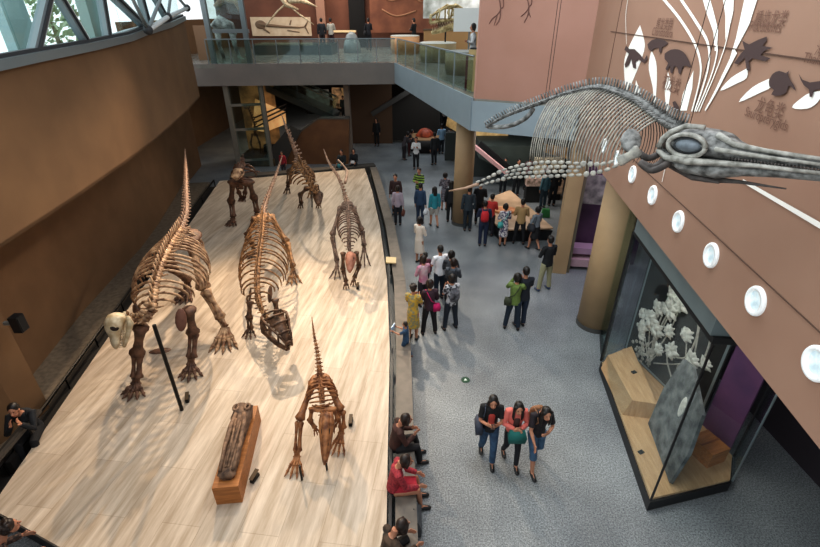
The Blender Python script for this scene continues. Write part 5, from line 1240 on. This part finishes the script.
            o = MB().loft([[c+S(x*.05, y*.12, -.13) for x, y in ((-1, -1), (1, -1), (1, 1), (-1, 1))], [c+S(x*.07, y*.14, .0) for x, y in ((-1, -1), (1, -1), (1, 1), (-1, 1))], [c+S(x*.02, y*.07, .14) for x, y in ((-1, -1), (1, -1), (1, 1), (-1, 1))]])
            o.tube([c+S(0, -.05, .12), c+S(0, 0, .22), c+S(0, .05, .12)], .01*k, 5); nm = 'handbag'
        o = o.build(nm, bm, None, True)
        M_ = Matrix.Translation(loc) @ Matrix.Rotation(radians(face), 4, 'Z')
        o.matrix_world = M_
        tag(o, bag[4] if len(bag) > 4 else 'bag', 'bag')
    if item:
        c = (A[-1][2]+A[1][2])/2+S(0, .08, .05)
        nm, col, w_, d_, h_, lb = item
        o = MB().box((0, 0, 0), (w_, d_, h_)).build(nm, mat('item_'+col, col, .3), None)
        o.matrix_world = Matrix.Translation(loc) @ Matrix.Rotation(radians(face), 4, 'Z') @ Matrix.Translation(c)
        tag(o, lb, nm.replace('_', ' '))
    return t
HANDS = []
# --- three women walking towards the camera
person((486, 458), 'woman in black top over red shirt and blue jeans, left of the three walking women', 176, 1.62, 'f', 'step', 'phone', '17171a', None, sleeve='short', bottom='trousers', bcol='3c5a78', bcol2='2c435c', hair='bob', near=True, headtilt=1.5, bag=('shoulder', '2f3542', '4a5060', 1, 'dark checked shoulder bag hanging at the side of the left walking woman'), inner='b5453c', item=('phone', '6b5148', .07, .012, .12, 'small phone in the hands of the left walking woman'), group=None)
person((509, 461), 'woman in coral cardigan and black leggings, middle of the three walking women', 180, 1.58, 'f', 'step', 'fold', 'd9756a', None, sleeve='long', bottom='leggings', bcol='1c1e24', hair='long', near=True, headtilt=2.5, bag=('front', '1f6a64', None, 1, 'teal bag held in front by the middle walking woman'), inner='4a3230', group=None)
person((531, 463), 'woman in dark tee and knee-length jeans, right of the three walking women, mid stride', 188, 1.62, 'f', 'walk', ('fold', 'swing'), '1d1b1f', '2c2228', sleeve='short', bottom='jeans_short', bcol='4c6c88', bcol2='38546f', hair='long', near=True, headtilt=2.5, lean=.12, bag=('backpack', '8a6245', None, 1, 'brown backpack on the right walking woman'), group=None)
# --- seated along the ledge
person(None, 'seated woman in brown jacket on the ledge, farthest of the three seated visitors in front', -80, 1.6, 'f', 'sit', 'phone', '4a2c26', '35201c', bcol='1a1a1e', hair='bob', hcol=M_hairb, near=True, pos=(-.27, 5.84, 0), headtilt=2, lean=.15, seat=.42, group=None)
person(None, 'seated woman in red patterned jacket with white collar on the ledge, middle of three', -85, 1.62, 'f', 'sit', 'knee', 'b03a44', '7d2430', bottom='skirt', bcol='b0283a', hair='bob', hcol=M_hairb, near=True, pos=(-.27, 4.98, 0), headtilt=2, lean=.15, seat=.42, inner='e6dcd6', tscale=30, group=None)
person(None, 'seated visitor in dark and tan top on the ledge, cut by the bottom edge', -60, 1.6, 'f', 'sit', 'knee', '5a4636', '2c231d', bcol='1c1c20', hair='bob', hcol=M_hairb, near=True, pos=(-.34, 3.82, 0), headtilt=3, lean=.2, seat=.42, group=None)
tt_ = thing('grey_bag', 'grey bag on the floor against the ledge beside the red-jacketed seated woman', 'bag', (.06, 4.62, 0)); MB().loft([[(-.12, -.2, 0), (.12, -.2, 0), (.12, .2, 0), (-.12, .2, 0)], [(-.13, -.21, .2), (.13, -.21, .2), (.13, .21, .2), (-.13, .21, .2)], [(-.07, -.17, .32), (.07, -.17, .32), (.07, .17, .32), (-.07, .17, .32)]]).build('bag_body', cloth('55585c'), tt_); MB().tube([(0, -.1, .3), (0, 0, .42), (0, .1, .3)], .012, 6).build('handle', M_dark, tt_)
# --- left side
person(None, 'man in black jacket seated at left below the brown pier, chin on hand', -160, 1.7, 'm', 'sit', 'chin', '17181b', '26282c', bcol='15161a', hair='short', near=True, pos=(-7.05, 6.2, 0), lean=.25, seat=.45, group=None)
tag(MB().wall([(-7.0, 5.5), (-7.08, 6.4)], 0, .42, .38, -1).build('dark_bench', mat('dark_bench', '1f1c1a', .7)), 'dark bench under the seated man at the left edge', 'bench')
gr = thing('guard_rail', 'short grey metal rail in front of the seated man at left', 'rail', (-6.8, 5.5, 0))
MB().beam((-6.84, 4.75, .80), (-6.93, 6.35, .80), .07, .07).build('rail_bar', mat('dark_grey_rail', '4a4540', .5, .2), gr, origin=gr.location)
for y in (5.0, 6.0): MB().box((-6.89, y, .38), (.05, .05, .76)).build('post', MATS['dark_grey_rail'], gr, origin=gr.location)
person(None, 'curly-haired visitor in dark spotted clothes reaching forward in the bottom left corner', -40, 1.65, 'f', 'stand', 'bagarm', '2a1f1c', '6b5248', bcol='1b1b1e', hair='curly', hcol=M_hairb, near=True, pos=(-5.4, 3.38, 0), lean=.35, tscale=25, tkind='voronoi', sleeve='long', headtilt=1, group=None)
# --- group left of the middle
person((413, 339), 'woman in yellow and flowery dress with curly hair in the middle group', -20, 1.6, 'f', 'stand', 'phone', 'c8a23c', '8f8a6a', tkind='voronoi', tscale=14, sleeve='short', bottom='dress', hair='curly', hcol=M_hairb, near=True, shoes='2a2a2c')
person((429, 334), 'woman in dark plum jacket with bright pink bag in the middle group', 10, 1.6, 'f', 'apart', 'fold', '3a2530', None, bcol='1a161a', hair='bob', hcol=M_hairb, near=True, bag=('cross', 'c41f66', None, 1, 'bright pink bag on the back of the woman in plum'))
person((450, 329), 'woman in white and black patterned top fronting the middle group', 20, 1.62, 'f', 'apart', 'phone', 'c2c2c6', '2f2f36', tkind='voronoi', tscale=16, sleeve='short', bcol='1f2733', hair='bob', near=True, bag=('backpack', '7d7d84', '2a2a30', 1, 'grey patterned backpack on the woman in front of the middle group'))
person((423, 306), 'woman with pink scarf and pale sleeves in the middle group', 30, 1.58, 'f', 'stand', 'fold', 'cfc0c4', 'b8477c', bcol='2a2430', hair='bob', hcol=M_hairb, tscale=3)
person((439, 299), 'man in white shirt and dark blue trousers at the back left of the middle group', 25, 1.7, 'm', 'stand', 'fold', 'e2e4e8', None, sleeve='short', bcol='1c2838', hair='short')
person((449, 302), 'dark-haired visitor in black top directly behind the patterned backpack', -10, 1.62, 'f', 'stand', 'fold', '2b2d33', '4a4e55', bcol='1b2029', hair='bob')
person((451, 310), 'visitor with grey hood behind the woman in patterned top', -15, 1.6, 'f', 'stand', 'phone', '5b6068', '3a3e45', bcol='23262d', hair='bob', hcol=M_hairb, bag=('backpack', '1c2026', None, 1, 'black backpack on the visitor with grey hood'))
person((425, 292), 'short child with dark hair beside the pink scarf woman', 20, 1.3, 'c', 'stand', 'down', '5a2c3a', None, bcol='22222a', hair='short')
person((406, 358), 'child in blue denim leaning at the platform edge', 70, 1.05, 'c', 'step', 'forward', '3a5876', '2c4560', sleeve='short', bcol='30506e', hair='short', hcol=M_hairb, shoes='7a4638', near=True, item=('tablet', '9fc0e0', .20, .02, .14, 'bright tablet screen held by the child at the platform edge'))
person((511, 329), 'person in olive green jacket and dark jeans with a strap across the back', -15, 1.65, 'f', 'apart', 'camera', '6f8444', '5c7036', bcol='1d2a3a', hair='bob', near=True, bag=('cross', '3a3f2c', None, -1, 'small dark bag slung across the green jacket'))
person((519, 326), 'man in navy shirt and dark jeans standing beside the green jacket', 10, 1.75, 'm', 'stand', 'phone', '1d222c', None, sleeve='short', bcol='1f2c40', hair='short', near=True)
person((543, 290), 'man in black jacket and khaki trousers near the tan pillar', 20, 1.75, 'm', 'apart', 'fold', '18191c', None, bcol='9a9678', hair='short', near=True, shoes='2a3f5c')
person((419, 263), 'woman in long cream coat standing on the walkway', -40, 1.62, 'f', 'stand', 'fold', 'dbcfc2', None, bottom='dress', bcol='dbcfc2', hair='bob')
person((398, 225), 'woman in lilac top carrying a brown bag on the walkway', -10, 1.58, 'f', 'stand', 'down', 'a79aa6', None, bcol='20222a', hair='bob', hcol=M_hairb, bag=('hand', '6b4034', None, 1, 'brown bag beside the woman in lilac'))
person((396, 214), 'person in dark maroon shirt behind the woman in lilac', 170, 1.68, 'm', 'stand', 'down', '3a2424', None, bcol='20222a', hair='short')
person((420, 224), 'person in dark blue with a white plastic bag', -20, 1.65, 'f', 'stand', 'down', '2b415c', None, bcol='25344a', hair='short', bag=('hand', 'dfe2e6', None, 1, 'white plastic bag in the hand of the person in dark blue'))
person((434, 227), 'woman in turquoise jacket with black leggings', 15, 1.6, 'f', 'step', 'down', '2f8a96', None, bottom='shorts', bcol='b5b0a8', hair='long')
person((419, 206), 'person in green and black striped top on the walkway', 150, 1.66, 'm', 'stand', 'fold', '8aa84a', '1c2420', tkind='wave', tscale=3.2, bcol='1d232c', hair='short')
person((444, 210), 'woman in pale dotted dress left of the slimmer column', 0, 1.6, 'f', 'stand', 'fold', '8e8890', '3a3640', tkind='voronoi', tscale=20, bottom='dress', hair='bob')
person((450, 222), 'person in black coat right against the slimmer column', -10, 1.66, 'f', 'stand', 'down', '1d1d22', None, bcol='15161a', hair='long')
person((416, 169), 'man in white shirt and black trousers in the far walkway', 175, 1.66, 'm', 'stand', 'phone', 'dcdcdc', None, bcol='17181c', hair='short')
person((434, 165), 'man in dark clothes standing far back beside the round exhibit table', 30, 1.72, 'm', 'stand', 'down', '25282d', None, bcol='16181c', hair='short')
person((441, 154), 'person in light blue shirt far back beside the balcony shadow', 10, 1.7, 'm', 'stand', 'fold', '8fb0cc', None, bcol='1b2028', hair='short')
person((450, 155), 'person in grey-brown coat far back next to the light blue shirt', -30, 1.66, 'f', 'stand', 'fold', '5e5854', None, bcol='1c1a1e', hair='bob')
person((444, 128), 'person in white top behind the light blue shirt, half hidden by the balcony', 10, 1.66, 'f', 'stand', 'fold', 'b8b4b0', None, bcol='1c1a1e', hair='bob')
person((404, 160), 'person in dusky jacket bending beside the round exhibit table', -60, 1.55, 'f', 'stand', 'phone', '4b4448', None, bcol='2a2226', hair='bob', lean=.3)
person((377, 146), 'person in black near the pale post at the back', 170, 1.66, 'f', 'stand', 'down', '151517', None, bcol='101012', hair='bob')
person((352, 139), 'person in white trousers at the foot of the pale post', 150, 1.65, 'f', 'stand', 'fold', '3a3e46', None, bcol='b9b6b0', hair='short')
person((349, 121), 'person in dark coat on the stair landing behind the brown stair wall', 170, 1.66, 'm', 'stand', 'fold', '24262b', None, bcol='17181c', hair='bob')
person((359, 131), 'person in black coat on the steps beside the pale post, upper one', 160, 1.66, 'f', 'stand', 'fold', '141416', None, bcol='101012', hair='bob', hcol=M_hairb)
person((344, 118), 'person in dark green top far back on the landing, left of the dark coat', 175, 1.64, 'm', 'stand', 'down', '2a332c', None, bcol='1a1a1c', hair='short')
person((366, 137), 'person in dark grey hooded top near the brown partition at the back', 150, 1.68, 'm', 'stand', 'phone', '2c2c30', None, bcol='1b1b20', hair='short')
person((409, 156), 'stooping person in reddish trousers beside the round exhibit table', -90, 1.5, 'f', 'stand', 'fold', '2f2a30', None, bcol='5a2a2a', hair='bob', lean=.2)
# right crowd
person((482, 246), 'person with bright red backpack over a dark blue jacket', -5, 1.68, 'm', 'stand', 'fold', '232c44', None, bcol='1e2a44', hair='short', bag=('backpack', 'c2272f', None, 1, 'bright red backpack in the crowd by the sloping table'))
person((489, 236), 'person in red jacket leaning over the sloping table', -20, 1.62, 'f', 'stand', 'phone', 'c23a34', None, bcol='26222a', hair='short')
person((502, 246), 'woman in black and white patterned dress with a turquoise bag', 5, 1.58, 'f', 'stand', 'fold', '55506a', 'd8d2d0', tkind='voronoi', tscale=18, bottom='dress', hair='bob', bag=('cross', '4fa8a4', None, -1, 'turquoise bag on the woman in patterned dress'))
person((518, 244), 'person in tan vest and black trousers at the sloping table', -10, 1.68, 'm', 'apart', 'fold', 'a5875c', None, bcol='15161a', hair='short')
person((533, 250), 'woman in grey jacket and black shorts with a shoulder strap', 30, 1.6, 'f', 'step', 'fold', '7e868e', '6a727a', bottom='skirt', bcol='1a1b1f', hair='bob', bag=('shoulder', '2b2d33', None, -1, 'dark shoulder bag on the woman in grey jacket'))
person((467, 231), 'tall person in dark grey-blue coat hugging the slimmer column', 0, 1.75, 'm', 'stand', 'down', '2f3a42', None, bcol='222c34', hair='short')
person((478, 224), 'person in black shirt behind the red backpack', -10, 1.72, 'm', 'stand', 'fold', '17181c', None, bcol='17181c', hair='short')
person((502, 194), 'person in blue-grey shirt behind the sloping table', 170, 1.66, 'm', 'stand', 'fold', '4a5866', None, bcol='22262d', hair='short')
person((515, 196), 'person in grey coat behind the sloping table, right of the blue-grey shirt', 180, 1.68, 'm', 'stand', 'fold', '5c6466', None, bcol='26282c', hair='short')
person((526, 190), 'person in pinkish striped top at the far exhibits', 0, 1.62, 'f', 'stand', 'fold', '9a7478', '5a4448', tkind='wave', tscale=4, bcol='24242a', hair='bob')
person((542, 208), 'person in teal top beside the green bag', 20, 1.62, 'f', 'stand', 'down', '4d7480', None, bcol='2a3a44', hair='short')
person((551, 206), 'person in black coat beside the tan pillar', 0, 1.76, 'm', 'stand', 'down', '121216', None, bcol='101014', hair='short')
person((544, 196), 'person in white top half hidden beside the tan pillar', 10, 1.62, 'f', 'stand', 'fold', 'c4bfc0', None, bcol='1c1c20', hair='bob')
# seated at far end of platform
person(None, 'seated visitor in dark jacket with teal bag on the far ledge behind the platform', 165, 1.66, 'm', 'sit', 'knee', '1e2428', None, bcol='1a1c22', hair='short', pos=(G(338, 176, .45).x, 23.45, 0), bag=('front', '2a6a74', None, 1, 'teal bag on the lap of the visitor on the far ledge'))
person(None, 'seated visitor in black jacket on the far ledge, right of the teal bag', 175, 1.62, 'f', 'sit', 'knee', '17181c', None, bcol='15161a', hair='bob', pos=(G(350, 176, .45).x, 23.75, 0), item=('paper', 'd8dade', .2, .02, .14, 'white paper held by the visitor on the far ledge'))
person((288, 172), 'child in red shirt standing behind the far end of the platform', 170, 1.25, 'c', 'stand', 'down', '9a2430', None, bcol='3a3236', hair='short', pos=(-6.4, 23.2, 0))
# upstairs
def upp(x, y, Y, *a, **k):
    p = AY(x, y, Y); k['h'] = 1; a = list(a); a[2] *= 1.07; del k['h']; person((x, y), *a, pos=(p.x, Y, 5.1), group='visitors on the upper gallery', **k)
upp(323, 45, 34, 'person in dark jacket on the upper gallery, left of the pair before the terracotta wall', 10, 1.72, 'm', 'stand', 'down', '1c2028', bcol='2a1c20', hair='short')
upp(332, 45, 34, 'person in grey-white vest on the upper gallery, right of the pair before the terracotta wall', -5, 1.72, 'm', 'stand', 'fold', 'a9a8a0', bcol='3a1e20', hair='short')
upp(369, 43, 34, 'person in white top and dark jacket on the upper gallery by the dark doorway', 20, 1.72, 'f', 'stand', 'fold', '1b1e26', bcol='1c1c22', hair='short', inner='e6e6e6', bag=('shoulder', '16181c', None, -1, 'black bag of the visitor by the gallery doorway'))
upp(414, 35, 33, 'person in black behind the left round drum on the upper gallery', 60, 1.72, 'm', 'stand', 'fold', '15171a', bcol='121316', hair='short')
upp(473, 45, 20, 'person in black with white sleeve beside the rosy panel on the upper gallery', 90, 1.68, 'f', 'stand', 'fold', '16161a', 'd8d8da', tscale=3, bcol='141418', hair='bob')

# ================================================================== APPLY REMESH, HANDS, TEXT
bpy.context.view_layer.update()
dg = bpy.context.evaluated_depsgraph_get()
new = [(o, bpy.data.meshes.new_from_object(o.evaluated_get(dg))) for o in PEND]
for o, me in new:
    mt = o.data.materials[0]; o.modifiers.clear(); o.data = me
    if not me.materials: me.materials.append(mt)
    me.shade_smooth()
for body, hm in HANDS:
    me = body.data; vs = [v.co.copy() for v in me.vertices]; fs = [tuple(p.vertices) for p in me.polygons]; n = len(vs)
    m2 = bpy.data.meshes.new('body'); m2.from_pydata([tuple(v) for v in vs]+[tuple(v) for v in hm.v], [], fs+[tuple(i+n for i in f) for f in hm.f]); m2.materials.append(SKIN); m2.shade_smooth(); body.data = m2
    if '_h' in body: del body['_h']
Rt = Matrix((RW, V((0, 0, 1)), NW)).transposed().to_4x4()
for o, A, w, m, label, fh in texts:
    me = bpy.data.meshes.new_from_object(o.evaluated_get(dg)); 
    xs = [v.co.x for v in me.vertices] or [0, 1]; s_ = w/max(.01, max(xs)-min(xs))
    bpy.data.objects.remove(o)
    me.transform(Matrix.Diagonal((s_, s_, s_, 1))); me.transform(Rt.to_3x3().to_4x4()); me.materials.clear(); me.materials.append(m)
    n = bpy.data.objects.new('wall_lettering', me); COL.objects.link(n); n.location = A; tag(n, label, 'wall lettering', 'brown lettering on the mural wall')

# ================================================================== CAMERA, LIGHT
cam = bpy.data.cameras.new('camera'); co_ = bpy.data.objects.new('camera', cam); COL.objects.link(co_)
cam.sensor_fit = 'HORIZONTAL'; cam.sensor_width = 36; cam.lens = 36*FOC/820; cam.clip_start = .05; cam.clip_end = 200
co_.location = (0, 0, H); co_.rotation_euler = (pi/2-TH, 0, 0); bpy.context.scene.camera = co_
w = bpy.data.worlds.new('world'); bpy.context.scene.world = w; w.use_nodes = True
bg = w.node_tree.nodes['Background']; bg.inputs['Color'].default_value = (.93, .975, 1.0, 1); bg.inputs['Strength'].default_value = 1.0
nt = w.node_tree; tcw = nt.nodes.new('ShaderNodeTexCoord'); sx = nt.nodes.new('ShaderNodeSeparateXYZ'); mr = nt.nodes.new('ShaderNodeMapRange')
nt.links.new(tcw.outputs['Generated'], sx.inputs[0]); nt.links.new(sx.outputs['X'], mr.inputs['Value'])
mr.inputs['From Min'].default_value = -.25; mr.inputs['From Max'].default_value = -.5; mr.inputs['To Min'].default_value = .52; mr.inputs['To Max'].default_value = 1.7
nt.links.new(mr.outputs[0], bg.inputs['Strength'])
def light(kind, loc, to, e, col=(1, 1, 1), size=1.0, **k):
    l = bpy.data.lights.new('lamp', kind); l.energy = e; l.color = col
    if kind == 'AREA': l.shape = 'RECTANGLE'; l.size = size if not isinstance(size, tuple) else size[0]; l.size_y = size if not isinstance(size, tuple) else size[1]
    if kind == 'SPOT': l.spot_size = radians(k.get('ang', 60)); l.spot_blend = .6; l.shadow_soft_size = k.get('soft', .12)
    if kind == 'POINT': l.shadow_soft_size = .3
    o = bpy.data.objects.new('lamp', l); COL.objects.link(o); o.location = loc; d = V(to)-V(loc); o.rotation_euler = d.to_track_quat('-Z', 'Y').to_euler(); return o
WARM = (1.0, .76, .52)
light('SPOT', (-6.2, 17.3, 9.4), (-3.7, 8.0, .5), 4300, WARM, ang=50)
light('SPOT', (-.8, 18.5, 9.6), (-3.0, 8.5, .5), 2600, (1, .86, .68), ang=62)
light('SPOT', (-3, 10, 10.5), (-3.2, 5, .5), 800, (1, .86, .70), ang=80)
light('SPOT', (-4.5, 24, 4.1), (-4.6, 19.5, .5), 500, WARM, ang=110)
light('AREA', (-8.6, 29, 3.8), (-8.3, 28, 0), 60, WARM, 1.5)
light('AREA', (-5.5, 33, 4.1), (-5.5, 33, 0), 70, (1, .9, .8), 3)
light('AREA', (2.4, 8, 11.5), (2.4, 9, 0), 420, (.88, .95, 1), 3.5)  # added cool fill that brightens the floor right of the platform
light('AREA', (1.8, 20, 4.1), (1.6, 19, 0), 100, (.95, .97, 1), 2)  # added fill that lifts the dim floor under the gallery slab
light('AREA', (1.5, 28, 4.1), (1.5, 28, 0), 90, (.85, .93, 1), 3)
light('AREA', (4.5, 18.5, 4.1), (4.3, 17.5, 0), 160, (1, .92, .84), 2.5)
light('AREA', (-4.5, 33, 10.5), (-5, 36, 6), 260, (1, .80, .66), 4)
light('AREA', (3.5, 28, 10.5), (3.5, 30, 5), 230, (1, .88, .76), 4)
light('AREA', (-3, 3, 11.5), (-1, 8, 0), 260, (.9, .96, 1), (8, 5))
light('AREA', (4.55, 6.6, 3.45), (5.0, 6.9, .8), 55, (1, .93, .84), (.5, 2.0))  # added fill inside the case to brighten its contents
light('AREA', (6.3, 12.6, 4.0), (6.2, 13.2, .5), 35, (.9, .75, 1), 1)
vs_ = bpy.context.scene.view_settings; vs_.view_transform = 'Standard'; vs_.look = 'None'; vs_.exposure = .12; vs_.gamma = .88
